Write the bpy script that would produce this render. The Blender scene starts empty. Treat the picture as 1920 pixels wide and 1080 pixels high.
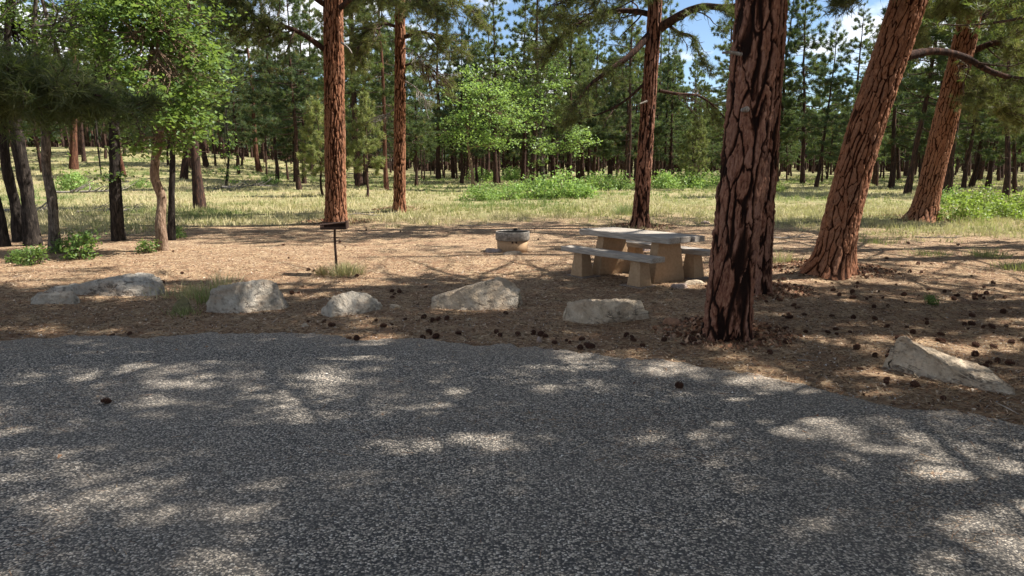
import bpy, math, random
import numpy as np
from mathutils import Vector

# ------------------------------------------------------------------ camera, world, sun
F_PX, CAM_H, PITCH = 1400.0, 1.8, math.atan(240 / 1400)
scene = bpy.context.scene
col = scene.collection
cam_d = bpy.data.cameras.new('camera')
cam = bpy.data.objects.new('camera', cam_d)
col.objects.link(cam)
cam_d.sensor_width = 36
cam_d.lens = 36 * F_PX / 1920
cam_d.clip_start = 0.05
cam_d.clip_end = 3000
cam.location = (0, 0, CAM_H)
cam.rotation_euler = (math.pi / 2 - PITCH, 0, 0)
scene.camera = cam
scene.render.resolution_x, scene.render.resolution_y = 1024, 576

SUN_EL, SUN_AZ = math.radians(51), math.radians(7)      # azimuth from +X towards +Y
SUN_DIR = np.array([math.cos(SUN_EL) * math.cos(SUN_AZ), math.cos(SUN_EL) * math.sin(SUN_AZ), math.sin(SUN_EL)])
world = bpy.data.worlds.new('World')
scene.world = world
world.use_nodes = True
nt = world.node_tree
nt.nodes.clear()
out = nt.nodes.new('ShaderNodeOutputWorld')
bg = nt.nodes.new('ShaderNodeBackground')
sky = nt.nodes.new('ShaderNodeTexSky')
sky.sky_type = 'NISHITA'
sky.sun_disc = False
sky.sun_elevation = SUN_EL
sky.sun_rotation = math.pi / 2 - SUN_AZ
sky.altitude = 2100
sky.dust_density = 0.4
sky.ozone_density = 2.0
tc = nt.nodes.new('ShaderNodeTexCoord')
mp = nt.nodes.new('ShaderNodeMapping')
mp.inputs['Scale'].default_value = (1, 1, 2.2)
mp.inputs['Location'].default_value = (0.35, 0.2, 0.1)
nz = nt.nodes.new('ShaderNodeTexNoise')
nz.inputs['Scale'].default_value = 3.6
nz.inputs['Detail'].default_value = 7
nz.inputs['Roughness'].default_value = 0.55
rp = nt.nodes.new('ShaderNodeValToRGB')
rp.color_ramp.elements[0].position = 0.50
rp.color_ramp.elements[1].position = 0.60
mixc = nt.nodes.new('ShaderNodeMixRGB')
mixc.inputs['Color2'].default_value = (9.0, 9.1, 9.4, 1)
nt.links.new(tc.outputs['Generated'], mp.inputs['Vector'])
nt.links.new(mp.outputs['Vector'], nz.inputs['Vector'])
nt.links.new(nz.outputs['Fac'], rp.inputs['Fac'])
nt.links.new(rp.outputs['Color'], mixc.inputs['Fac'])
nt.links.new(sky.outputs['Color'], mixc.inputs['Color1'])
nt.links.new(mixc.outputs['Color'], bg.inputs['Color'])
bg.inputs['Strength'].default_value = 0.07
nt.links.new(bg.outputs['Background'], out.inputs['Surface'])

sun_d = bpy.data.lights.new('sun', 'SUN')
sun_d.energy = 5.0
sun_d.angle = math.radians(0.53)
sun_d.color = (1.0, 0.95, 0.87)
sun = bpy.data.objects.new('sun', sun_d)
col.objects.link(sun)
sun.rotation_euler = Vector(SUN_DIR).to_track_quat('Z', 'Y').to_euler()
sun.location = tuple(SUN_DIR * 60)
vs = scene.view_settings
vs.view_transform = 'Standard'
vs.look = 'None'
vs.gamma = 1
vs.use_curve_mapping = False
vs.exposure = 1.27
cy = scene.cycles
cy.max_bounces = 6
cy.diffuse_bounces = 3
cy.glossy_bounces = 2
cy.transmission_bounces = 3
cy.transparent_max_bounces = 4
cy.use_denoising = True
cy.denoising_prefilter = 'ACCURATE'

# ------------------------------------------------------------------ numbers
PI = math.pi
rng = np.random.default_rng(7)


def sstep(a, b, x):
    t = np.clip((np.asarray(x, float) - a) / (b - a), 0, 1)
    return t * t * (3 - 2 * t)


def _h(i, j, k=0, seed=0):
    i = np.asarray(i).astype(np.int64).astype(np.uint32)
    j = np.asarray(j).astype(np.int64).astype(np.uint32)
    k = np.asarray(k).astype(np.int64).astype(np.uint32)
    h = i * np.uint32(374761393) + j * np.uint32(668265263) + k * np.uint32(2147483647 // 3) + np.uint32(seed * 1274126177 & 0xffffffff)
    h = (h ^ (h >> np.uint32(13))) * np.uint32(1274126177)
    h = (h ^ (h >> np.uint32(16))) * np.uint32(2246822519)
    h = h ^ (h >> np.uint32(15))
    return (h & np.uint32(0xffffff)).astype(np.float64) / 16777215.0


def noise2(x, y, seed=0):
    x = np.asarray(x, float); y = np.asarray(y, float)
    i = np.floor(x); j = np.floor(y)
    u = x - i; v = y - j
    u = u * u * (3 - 2 * u); v = v * v * (3 - 2 * v)
    a = _h(i, j, 0, seed); b = _h(i + 1, j, 0, seed); c = _h(i, j + 1, 0, seed); d = _h(i + 1, j + 1, 0, seed)
    return (a * (1 - u) + b * u) * (1 - v) + (c * (1 - u) + d * u) * v


def noise3(x, y, z, seed=0):
    x = np.asarray(x, float); y = np.asarray(y, float); z = np.asarray(z, float)
    i = np.floor(x); j = np.floor(y); k = np.floor(z)
    u = x - i; v = y - j; w = z - k
    u = u * u * (3 - 2 * u); v = v * v * (3 - 2 * v); w = w * w * (3 - 2 * w)
    r = 0
    for di in (0, 1):
        for dj in (0, 1):
            for dk in (0, 1):
                r = r + _h(i + di, j + dj, k + dk, seed) * (u if di else 1 - u) * (v if dj else 1 - v) * (w if dk else 1 - w)
    return r


def fbm2(x, y, o=4, seed=0):
    s = 0; a = .5; f = 1; t = 0
    for q in range(o):
        s = s + a * noise2(np.asarray(x) * f + q * 17.3, np.asarray(y) * f - q * 9.1, seed + q); t += a; a *= .5; f *= 2.03
    return s / t


def fbm3(x, y, z, o=4, seed=0):
    s = 0; a = .5; f = 1; t = 0
    for q in range(o):
        s = s + a * noise3(x * f, y * f, z * f, seed + q); t += a; a *= .5; f *= 2.03
    return s / t


EDGE_X = np.array([-60, -30, -14, -8, -5.2, -4.2, -2.85, -1.4, .2, 1.6, 2.3, 2.9, 3.47, 5.5, 9, 14, 60])
EDGE_Y = np.array([-30, -4, 5.4, 6.9, 7.3, 7.47, 7.58, 7.38, 7.0, 6.35, 5.73, 5.27, 4.8, 3.0, -1.0, -9, -40])


def road_edge(x):
    return np.interp(x, EDGE_X, EDGE_Y)


MOUNDS = [(2.22, 7.65, .55, .07), (3.4, 10.2, .55, .06), (5.15, 12.1, .85, .12), (12.4, 22.9, 1.3, .14), (3.54, 20.5, .8, .10), (-5.1, 22, 1.0, .12), (-4., 26.5, .8, .10)]


def terrain(x, y):
    x = np.asarray(x, float); y = np.asarray(y, float)
    z = 3.5 * sstep(26, 105, y) * sstep(-.08, -.55, x / np.maximum(y, 1)) * sstep(10, 30, y)
    z = z + 5.0 * sstep(110, 300, y)
    for mx, my, mr, mh in MOUNDS:
        z = z + mh * np.exp(-((x - mx) ** 2 + (y - my) ** 2) / mr ** 2)
    far = sstep(7.5, 10, y - 0 * x)
    z = z + (fbm2(x * .22 + 40, y * .22, 3, 5) - .5) * .22 * sstep(11, 26, y)
    z = z + (fbm2(x * 1.3, y * 1.3, 3, 9) - .5) * .05
    d = y - road_edge(x)
    z = z * sstep(-.1, 1.2, d) + .012 * sstep(-.1, .3, d)
    z = z - .10 * sstep(-.05, -.6, d)
    return z


def ray(px, py):
    u = (px - 960) / F_PX; v = (540 - py) / F_PX
    s, c = math.sin(PITCH), math.cos(PITCH)
    return u, c + s * v, -s + c * v


TS = 2.0 * (150.0 ** np.linspace(0, 1, 2600))
_gc = {}


def ground(px, py):
    """the ground point seen at a place of the photograph"""
    if (px, py) in _gc: return _gc[(px, py)]
    u, dy, dz = ray(px, py)
    lo = TS
    if dz < -.03:
        tt = CAM_H / -dz
        lo = TS[(TS > tt * .6) & (TS < tt * 1.3)]
    f = CAM_H + lo * dz - terrain(u * lo, dy * lo)
    hit = np.nonzero(f <= 0)[0]
    i = hit[0] if len(hit) else len(lo) - 1
    if i > 0 and len(hit):
        t = lo[i - 1] + (lo[i] - lo[i - 1]) * f[i - 1] / (f[i - 1] - f[i])
    else:
        t = lo[i]
    _gc[(px, py)] = (float(u * t), float(dy * t))
    return _gc[(px, py)]


def at(px, py, Y):
    u, dy, dz = ray(px, py)
    t = Y / dy
    return Vector((u * t, Y, CAM_H + t * dz))


def pixel_of(x, y, z=0.0):
    s, c = math.sin(PITCH), math.cos(PITCH)
    dz = z - CAM_H
    depth = y * c - dz * s
    up = y * s + dz * c
    depth = np.where(depth < .1, .1, depth)
    return 960 + F_PX * x / depth, 540 - F_PX * up / depth


# how much sun reaches the ground: rows are heights in the photograph, columns every 120 px
LIT_ROWS = [425, 445, 462, 480, 505, 530, 560, 600, 632, 665, 700, 750, 820, 890, 960, 1040]
LIT = np.array([
    # 0   120  240  360  480  600  720  840  960  1080 1200 1320 1440 1560 1680 1800 1920
    [.3, .3, .2, .3, .4, .6, .9, .9, .9, .8, .4, .3, .2, .3, .5, .5, .6],
    [.3, .2, .1, .0, .0, .1, .1, .1, .1, .1, .1, .2, .4, .5, .4, .6, .6],
    [.2, .2, .7, .9, .6, .3, .5, .7, .6, .2, .3, .6, .6, .6, .7, .7, .7],
    [.1, .2, 1., 1., 1., 1., 1., 1., 1., .6, .8, .9, .9, .9, .9, .9, .9],
    [.1, .2, 1., 1., 1., 1., 1., 1., 1., .5, .6, .9, .9, .9, .9, .9, .9],
    [.2, .5, .6, .8, .9, .9, .7, .5, .2, .5, .5, .2, .4, .4, .5, .7, .8],
    [.1, .2, .1, .1, .5, .1, .2, .1, .4, .0, .0, .0, .1, .2, .2, .2, .3],
    [.1, .1, .1, .1, .1, .4, .4, .0, .1, .0, .1, .0, .2, .2, .2, .3, .3],
    [.6, .5, .5, .2, .1, .1, .6, .1, .0, .1, .0, .1, .3, .4, .2, .3, .3],
    [.3, .2, .6, .2, .1, .1, .2, .1, .2, .5, .3, .3, .2, .5, .4, .3, .3],
    [.4, .2, .3, .3, .1, .0, .0, .0, .0, .3, .4, .5, .3, .3, .5, .4, .3],
    [.1, .0, .1, .0, .0, .0, .0, .0, .1, .4, .3, .3, .3, .2, .2, .4, .4],
    [.3, .3, .1, .1, .0, .0, .1, .1, .1, .1, .4, .6, .3, .1, .3, .3, .3],
    [.3, .6, .6, .2, .2, .2, .1, .1, .4, .1, .1, .1, .1, .1, .4, .5, .5],
    [.4, .2, .3, .3, .4, .3, .1, .0, .1, .2, .1, .3, .2, .2, .3, .6, .8],
    [.5, .4, .4, .4, .5, .3, .2, .2, .3, .2, .3, .3, .2, .4, .5, .7, .8],
])
LIT_ROWS_A = np.array(LIT_ROWS, float)
LIT[8:] = np.clip(LIT[8:] * 1.1, 0, 1)


SUNNY = []            # places that stand in the sun: (x, y, z, radius)


def sunny_ok(pts, grow=0):
    """False where a twig would stand between the sun and a sunlit place"""
    ok = np.ones(len(pts), bool)
    for x, y, z, rr_ in SUNNY:
        d = pts - np.array([x, y, z])
        k = d @ SUN_DIR
        off_ = np.linalg.norm(d - k[:, None] * SUN_DIR, axis=1)
        ok &= ~((k > rr_ * .8) & (off_ < rr_ + grow))
    return ok


def shaded_here(pts):
    """True where a twig's shadow falls on ground that the place has in shade"""
    k = pts[:, 2] / SUN_DIR[2]
    gx = pts[:, 0] - SUN_DIR[0] * k
    gy = pts[:, 1] - SUN_DIR[1] * k
    px, py = pixel_of(gx, gy)
    inside = (gy > 1.2) & (py > 425) & (py < 1500) & (px > -300) & (px < 2200)
    r = np.interp(py, LIT_ROWS_A, np.arange(len(LIT_ROWS)))
    c = np.clip(px / 120, 0, 15.999)
    r0 = np.clip(np.floor(r).astype(int), 0, len(LIT_ROWS) - 2); c0 = np.floor(c).astype(int)
    fr = r - r0; fc = c - c0
    v = (LIT[r0, c0] * (1 - fc) + LIT[r0, c0 + 1] * fc) * (1 - fr) + (LIT[r0 + 1, c0] * (1 - fc) + LIT[r0 + 1, c0 + 1] * fc) * fr
    v = np.where(inside, v, .35)
    sc = 1.0 + .0 * gx
    n = fbm2(gx * 2.4 + gy * 1.0, gy * 3.4 - gx * .4, 3, 77)
    n = np.clip((n - .5) * 2.1 + .5, 0, 1)
    return n < (1 - v) * 1.10 - .03 + np.where(v < .05, .2, 0)


# ------------------------------------------------------------------ objects
def tag(o, label=None, cat=None, group=None, kind=None):
    if label: o['label'] = label
    if cat: o['category'] = cat
    if group: o['group'] = group
    if kind: o['kind'] = kind
    return o


def empty(name, loc, label=None, cat=None, group=None):
    o = bpy.data.objects.new(name, None)
    col.objects.link(o)
    o.location = loc
    o.empty_display_size = .2
    return tag(o, label, cat, group)


def mesh_np(name, V, faces, mats, col_attr=None, smooth=False, fattr=None, mat_idx=None):
    """V (n,3); faces a list of (m,k) index arrays"""
    me = bpy.data.meshes.new(name)
    V = np.ascontiguousarray(V, dtype=np.float32)
    me.vertices.add(len(V))
    me.vertices.foreach_set('co', V.ravel())
    nl = sum(f.size for f in faces); nf = sum(len(f) for f in faces)
    idx = np.concatenate([f.ravel() for f in faces]).astype(np.int32)
    tot = np.concatenate([np.full(len(f), f.shape[1]) for f in faces]).astype(np.int32)
    start = np.concatenate([[0], np.cumsum(tot)[:-1]]).astype(np.int32)
    me.loops.add(nl)
    me.loops.foreach_set('vertex_index', idx)
    me.polygons.add(nf)
    me.polygons.foreach_set('loop_start', start)
    me.polygons.foreach_set('loop_total', tot)
    if smooth:
        me.polygons.foreach_set('use_smooth', np.ones(nf, bool))
    for m in (mats if isinstance(mats, (list, tuple)) else [mats]):
        me.materials.append(m)
    if mat_idx is not None:
        me.polygons.foreach_set('material_index', np.asarray(mat_idx, np.int32))
    me.update(calc_edges=True)
    if col_attr is not None:
        c = np.ones((len(V), 4), np.float32); c[:, :3] = col_attr
        a = me.color_attributes.new('tint', 'FLOAT_COLOR', 'POINT')
        a.data.foreach_set('color', c.ravel())
    for k, arr in (fattr or {}).items():
        a = me.attributes.new(k, 'FLOAT', 'POINT')
        a.data.foreach_set('value', np.asarray(arr, np.float32))
    return me


def add(name, me, parent=None, kind=None, loc=None):
    o = bpy.data.objects.new(name, me)
    col.objects.link(o)
    if parent is not None: o.parent = parent
    if loc is not None: o.location = loc
    if kind: o['kind'] = kind
    return o


def copy_tree(o, parent=None):
    c = o.copy()
    col.objects.link(c)
    c.parent = parent
    for ch in o.children:
        copy_tree(ch, c)
    return c


# ------------------------------------------------------------------ materials
def new_mat(name, rough=.9, spec=.2):
    m = bpy.data.materials.new(name)
    m.use_nodes = True
    t = m.node_tree
    b = t.nodes['Principled BSDF']
    b.inputs['Roughness'].default_value = rough
    b.inputs['Specular IOR Level'].default_value = spec
    return m, t, b


def N(t, kind, **kw):
    n = t.nodes.new(kind)
    for k, v in kw.items():
        if k in n.inputs: n.inputs[k].default_value = v
        else: setattr(n, k, v)
    return n


def ramp(t, src, stops, interp='LINEAR'):
    r = t.nodes.new('ShaderNodeValToRGB')
    r.color_ramp.interpolation = interp
    e = r.color_ramp.elements
    while len(e) < len(stops): e.new(.5)
    for q, (p, c) in enumerate(stops):
        e[q].position = p
        e[q].color = (c, c, c, 1) if not isinstance(c, tuple) else (*c, 1)
    t.links.new(src, r.inputs['Fac'])
    return r.outputs['Color']


def mixc_(t, fac, a, b, mode='MIX'):
    m = t.nodes.new('ShaderNodeMixRGB')
    m.blend_type = mode
    for s, v in (('Fac', fac), ('Color1', a), ('Color2', b)):
        if hasattr(v, 'is_output') or isinstance(v, bpy.types.NodeSocket): t.links.new(v, m.inputs[s])
        elif isinstance(v, tuple): m.inputs[s].default_value = (*v, 1)
        else: m.inputs[s].default_value = v
    return m.outputs['Color']


def noise(t, scale, detail=4, rough=.55, vec=None, out='Fac', dist=0):
    n = N(t, 'ShaderNodeTexNoise', Scale=scale, Detail=detail, Roughness=rough, Distortion=dist)
    if vec is not None: t.links.new(vec, n.inputs['Vector'])
    return n.outputs[out]


def coords(t, scale=None, kind='Object'):
    c = N(t, 'ShaderNodeTexCoord').outputs[kind]
    if scale:
        m = N(t, 'ShaderNodeMapping')
        m.inputs['Scale'].default_value = scale
        t.links.new(c, m.inputs['Vector'])
        c = m.outputs['Vector']
    return c


def bump(t, b, h, strength, dist, prev=None):
    n = N(t, 'ShaderNodeBump', Strength=strength, Distance=dist)
    t.links.new(h, n.inputs['Height'])
    if prev is not None: t.links.new(prev, n.inputs['Normal'])
    t.links.new(n.outputs['Normal'], b.inputs['Normal'])
    return n.outputs['Normal']


def foliage_mat(name, trans=.35, vary=.25, rough=.6):
    m = bpy.data.materials.new(name)
    m.use_nodes = True
    t = m.node_tree
    t.nodes.clear()
    o = N(t, 'ShaderNodeOutputMaterial')
    a = N(t, 'ShaderNodeAttribute', attribute_name='tint')
    oi = N(t, 'ShaderNodeObjectInfo')
    hv = N(t, 'ShaderNodeHueSaturation')
    mr = N(t, 'ShaderNodeMapRange')
    mr.inputs['To Min'].default_value = 1 - vary
    mr.inputs['To Max'].default_value = 1 + vary
    t.links.new(oi.outputs['Random'], mr.inputs['Value'])
    t.links.new(mr.outputs['Result'], hv.inputs['Value'])
    t.links.new(a.outputs['Color'], hv.inputs['Color'])
    p = N(t, 'ShaderNodeBsdfPrincipled')
    p.inputs['Roughness'].default_value = rough
    p.inputs['Specular IOR Level'].default_value = .3
    tr = N(t, 'ShaderNodeBsdfTranslucent')
    t.links.new(hv.outputs['Color'], p.inputs['Base Color'])
    t.links.new(mixc_(t, .5, hv.outputs['Color'], (.30, .42, .05)), tr.inputs['Color'])
    mx = N(t, 'ShaderNodeMixShader')
    mx.inputs['Fac'].default_value = trans
    t.links.new(p.outputs[0], mx.inputs[1])
    t.links.new(tr.outputs[0], mx.inputs[2])
    t.links.new(mx.outputs[0], o.inputs['Surface'])
    return m


M = {}
M['needles'] = foliage_mat('pine_needles', .30, .22)
M['leaves'] = foliage_mat('oak_leaves', .45, .12, .45)
M['grass'] = foliage_mat('dry_grass', .3, .05, .8)


def make_attr_mat(name, rough=.9, noise_scale=None):
    m, t, b = new_mat(name, rough)
    a = N(t, 'ShaderNodeAttribute', attribute_name='tint')
    t.links.new(a.outputs['Color'], b.inputs['Base Color'])
    return m


M['litter'] = make_attr_mat('litter_bits')

# bark with plates: the mesh carries how proud each plate stands and a number per plate
def plated(name, pal, fz=((.05, .04, .035), (.16, .12, .10), (.55, .48, .44))):
    m, t, b = new_mat(name, .92, .15)

    pl = N(t, 'ShaderNodeAttribute', attribute_name='plate')
    cl = N(t, 'ShaderNodeAttribute', attribute_name='cell')
    c = coords(t)
    cs = coords(t, (1, 1, .35))
    base = ramp(t, cl.outputs['Fac'], list(zip((0, .3, .55, .8, 1), pal)))
    n1 = noise(t, 9, 5, .6, cs)
    n2 = noise(t, 55, 4, .65, cs)
    base = mixc_(t, ramp(t, n1, [(.35, 0.), (.7, .55)]), base, (.15, .055, .03))
    base = mixc_(t, ramp(t, n2, [(.45, 0.), (.75, .6)]), base, (.42, .24, .15))
    base = mixc_(t, ramp(t, n2, [(.28, .7), (.42, 0.)]), base, (.06, .025, .016))
    fis = ramp(t, pl.outputs['Fac'], [(.12, fz[0]), (.38, fz[1]), (.6, fz[2]), (.8, (1., 1., 1.))])
    colr = mixc_(t, 1., base, fis, 'MULTIPLY')
    t.links.new(colr, b.inputs['Base Color'])
    bn = bump(t, b, n2, .7, .006)
    n3 = noise(t, 180, 3, .6, c)
    bump(t, b, n3, .5, .003, bn)
    return m



M['bark'] = plated('plated_bark_brown', [(.14, .058, .038), (.20, .090, .058), (.24, .125, .09), (.17, .09, .066), (.28, .13, .075)])
M['bark_orange'] = plated('plated_bark_orange', [(.17, .068, .036), (.27, .112, .056), (.32, .15, .082), (.21, .105, .064), (.38, .16, .068)], ((.10, .075, .06), (.26, .20, .16), (.66, .6, .56)))

# simple dark bark for trees further off and for limbs
def bark_plain(name, c0, c1, c2, sc=(14, 14, 2.2), k=1.0):
    m, t, b = new_mat(name, .95, .1)
    v = coords(t, sc)
    n = noise(t, 1.0, 5, .65, v, dist=.6)
    n2 = noise(t, 4.0, 4, .6, v)
    cc = ramp(t, n, [(.34, c0), (.52, c1), (.68, c2)])
    cc = mixc_(t, ramp(t, n2, [(.35, .6), (.5, 0.)]), cc, c0)
    t.links.new(cc, b.inputs['Base Color'])
    bump(t, b, n, 1.0, .03 * k)
    return m


M['bark_far'] = bark_plain('pine_bark_dark', (.016, .012, .011), (.060, .036, .028), (.13, .065, .042))
M['bark_red'] = bark_plain('pine_bark_reddish', (.03, .016, .011), (.11, .05, .032), (.19, .09, .055))
M['bark_oak'] = bark_plain('oak_bark_grey', (.03, .025, .02), (.13, .105, .085), (.25, .21, .17), (22, 22, 5))
M['bark_oak_dark'] = bark_plain('oak_bark_dark', (.012, .010, .009), (.035, .028, .024), (.08, .065, .052), (22, 22, 5))
M['bark_tan'] = bark_plain('oak_bark_tan', (.07, .045, .03), (.24, .16, .11), (.38, .28, .2), (26, 26, 6))
M['twig'] = bark_plain('twig_bark', (.03, .02, .016), (.085, .058, .044), (.15, .11, .085), (30, 30, 30), .3)
M['deadwood'] = bark_plain('weathered_wood', (.12, .10, .085), (.26, .23, .2), (.42, .38, .34), (40, 40, 6), .3)

# forest floor
m, t, b = new_mat('forest_floor', .98, .1)
g = N(t, 'ShaderNodeAttribute', attribute_name='grass')
c = coords(t)
big = noise(t, .45, 4, .6, c)
mid = noise(t, 2.6, 5, .6, c)
fine = noise(t, 22, 5, .72, c, dist=.4)
tiny = noise(t, 75, 4, .7, c)
vor = N(t, 'ShaderNodeTexVoronoi', Scale=34)
t.links.new(c, vor.inputs['Vector'])
lit = ramp(t, fine, [(.30, (.12, .072, .042)), (.42, (.30, .20, .118)), (.54, (.50, .36, .22)), (.72, (.68, .53, .345))])
lit = mixc_(t, ramp(t, mid, [(.42, 0.), (.60, .62)]), lit, (.24, .13, .08))
lit = mixc_(t, ramp(t, big, [(.45, 0.), (.62, .35)]), lit, (.40, .29, .19))
lit = mixc_(t, ramp(t, noise(t, 8, 5, .72, c), [(.36, .75), (.48, 0.)]), lit, (.16, .095, .06))
lit = mixc_(t, ramp(t, vor.outputs['Color'], [(.72, 0.), (.76, .55), (.9, .7)]), lit, (.085, .047, .03))
lit = mixc_(t, ramp(t, tiny, [(.60, 0.), (.70, .7)]), lit, (.58, .44, .30))
lit = mixc_(t, ramp(t, tiny, [(.30, .7), (.40, 0.)]), lit, (.07, .04, .026))
gr = ramp(t, fine, [(.3, (.14, .13, .06)), (.5, (.29, .26, .13)), (.7, (.46, .40, .22))])
gr = mixc_(t, ramp(t, noise(t, .16, 4, .6, c), [(.42, 0.), (.6, .8)]), gr, (.15, .17, .06))
gr = mixc_(t, ramp(t, big, [(.5, 0.), (.68, .6)]), gr, (.34, .25, .15))
colr = mixc_(t, g.outputs['Fac'], lit, gr)
t.links.new(colr, b.inputs['Base Color'])
clod = noise(t, 9, 5, .7, c)
bn = bump(t, b, clod, .9, .05)
bn = bump(t, b, fine, 1., .04, bn)
bump(t, b, tiny, .9, .014, bn)
M['floor'] = m

# chip-seal asphalt
m, t, b = new_mat('chip_asphalt', .85, .25)
c = coords(t)
v1 = N(t, 'ShaderNodeTexVoronoi', Scale=84)
wp = N(t, 'ShaderNodeVectorMath', operation='MULTIPLY_ADD')
t.links.new(noise(t, 60, 2, .5, c, 'Color'), wp.inputs[0])
wp.inputs[1].default_value = (.012, .012, .0)
t.links.new(c, wp.inputs[2])
t.links.new(wp.outputs[0], v1.inputs['Vector'])
sep = N(t, 'ShaderNodeSeparateColor')
t.links.new(v1.outputs['Color'], sep.inputs['Color'])
chip = ramp(t, sep.outputs[0], [(0, (.075, .070, .064)), (.24, (.175, .157, .135)), (.44, (.33, .287, .235)), (.66, (.50, .43, .345)), (.84, (.66, .57, .46)), (.95, (.78, .70, .59))], 'CONSTANT')
gap = ramp(t, v1.outputs['Distance'], [(.42, 0.), (.72, 1.)])
chip = mixc_(t, gap, chip, (.06, .057, .055))
wear = noise(t, .7, 4, .6, c)
chip = mixc_(t, ramp(t, wear, [(.4, 0.), (.7, .45)]), chip, (.20, .172, .142))
ed = N(t, 'ShaderNodeAttribute', attribute_name='dusty')
dn = noise(t, 40, 4, .7, c)
mul = N(t, 'ShaderNodeMath', operation='MULTIPLY')
t.links.new(ramp(t, dn, [(.42, 0.), (.6, 1.)]), mul.inputs[0])
t.links.new(ed.outputs['Fac'], mul.inputs[1])
chip = mixc_(t, mul.outputs[0], chip, (.36, .29, .22))
t.links.new(chip, b.inputs['Base Color'])
inv = N(t, 'ShaderNodeMath', operation='SUBTRACT')
inv.inputs[0].default_value = 1
t.links.new(v1.outputs['Distance'], inv.inputs[1])
bump(t, b, inv.outputs[0], 1.0, .008)
M['asphalt'] = m

# rock
def rock_mat(name, c0, c1, c2, dark, lich):
    m, t, b = new_mat(name, .93, .15)
    c = coords(t)
    n = noise(t, 3.2, 5, .6, c, dist=.5)
    n2 = noise(t, 16, 5, .65, c)
    cc = ramp(t, n, [(.3, c0), (.5, c1), (.7, c2)])
    cc = mixc_(t, ramp(t, noise(t, 6.5, 5, .7, c), [(.52, 0.), (.66, lich)]), cc, (.10, .10, .09))
    cc = mixc_(t, ramp(t, n2, [(.32, dark), (.47, 0.)]), cc, (.09, .065, .05))
    sv = coords(t, (1.3, 1.3, 3.6))
    sn = noise(t, 1.6, 4, .62, sv, dist=.9)
    crack = ramp(t, sn, [(.470, 1.), (.482, .25), (.485, .25), (.500, 1.)])
    crack = mixc_(t, ramp(t, noise(t, 3.1, 3, .5, c), [(.48, 0.), (.58, 1.)]), (1., 1., 1.), crack)
    cc = mixc_(t, ramp(t, noise(t, 2.2, 3, .6, sv), [(.48, 0.), (.62, .45)]), cc, (.42, .30, .20))
    cc = mixc_(t, crack, (.07, .05, .04), cc)
    t.links.new(cc, b.inputs['Base Color'])
    bn = bump(t, b, crack, .8, .02)
    bn = bump(t, b, n, 1.0, .10, bn)
    bn = bump(t, b, n2, 1.0, .045, bn)
    bump(t, b, noise(t, 60, 4, .7, c), .8, .012, bn)
    return m


M['rock_grey'] = rock_mat('grey_weathered_stone', (.34, .29, .23), (.50, .44, .36), (.66, .595, .50), .6, .45)
M['rock_tan'] = rock_mat('tan_sandstone', (.42, .32, .215), (.56, .45, .33), (.68, .585, .455), .5, .3)
M['rock_mossy'] = rock_mat('mossy_stone', (.14, .14, .06), (.22, .2, .10), (.33, .28, .18), .6, .5)
M['rock_pink'] = rock_mat('pinkish_stone', (.34, .25, .21), (.45, .35, .30), (.54, .44, .38), .4, .35)


def plain(name, cc, rough=.85, spec=.3, n_amt=.25, scale=20, metal=0, bump_d=.002, dark=None, streak=(1, 1, 1)):
    m, t, b = new_mat(name, rough, spec)
    b.inputs['Metallic'].default_value = metal
    c = coords(t, streak)
    n = noise(t, scale, 5, .65, c)
    d = dark or tuple(x * .45 for x in cc)
    x = mixc_(t, ramp(t, n, [(.38, n_amt * 2), (.62, 0.)]), cc, d)
    x = mixc_(t, ramp(t, noise(t, scale * .22, 4, .6, c), [(.4, 0.), (.7, n_amt * 1.6)]), x, tuple(q * .7 for q in cc))
    t.links.new(x, b.inputs['Base Color'])
    bump(t, b, n, .8, bump_d)
    return m


M['plank'] = plain('weathered_grey_plank', (.46, .40, .335), .85, .25, .35, 14, bump_d=.004, dark=(.10, .09, .08), streak=(.35, 6, 6))
M['tan_concrete'] = plain('tan_painted_concrete', (.43, .285, .165), .9, .2, .22, 24, bump_d=.003, dark=(.24, .14, .08))
M['pad'] = plain('dusty_grey_concrete', (.26, .21, .17), .95, .1, .3, 18)
M['ring_grey'] = plain('sooty_grey_steel', (.31, .275, .235), .75, .3, .4, 16, dark=(.05, .045, .04))
M['soot'] = plain('soot', (.03, .028, .026), .95, .1, .3, 20)
M['ash'] = plain('ash', (.22, .21, .2), .98, .05, .4, 26)
M['rust'] = plain('rusty_steel', (.085, .045, .03), .8, .3, .5, 30, .2, dark=(.02, .014, .012))
M['cone'] = plain('pine_cone_brown', (.115, .052, .032), .85, .2, .4, 60, dark=(.03, .014, .01))
M['bark_chip'] = plain('bark_chunk', (.33, .18, .11), .9, .1, .4, 30)

# ------------------------------------------------------------------ geometry kit
UNIT = None


def rand_unit(r, n):
    v = r.normal(size=(n, 3))
    return v / np.linalg.norm(v, axis=1, keepdims=True)


def norm(v):
    return v / np.maximum(np.linalg.norm(v, axis=-1, keepdims=True), 1e-9)


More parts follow.
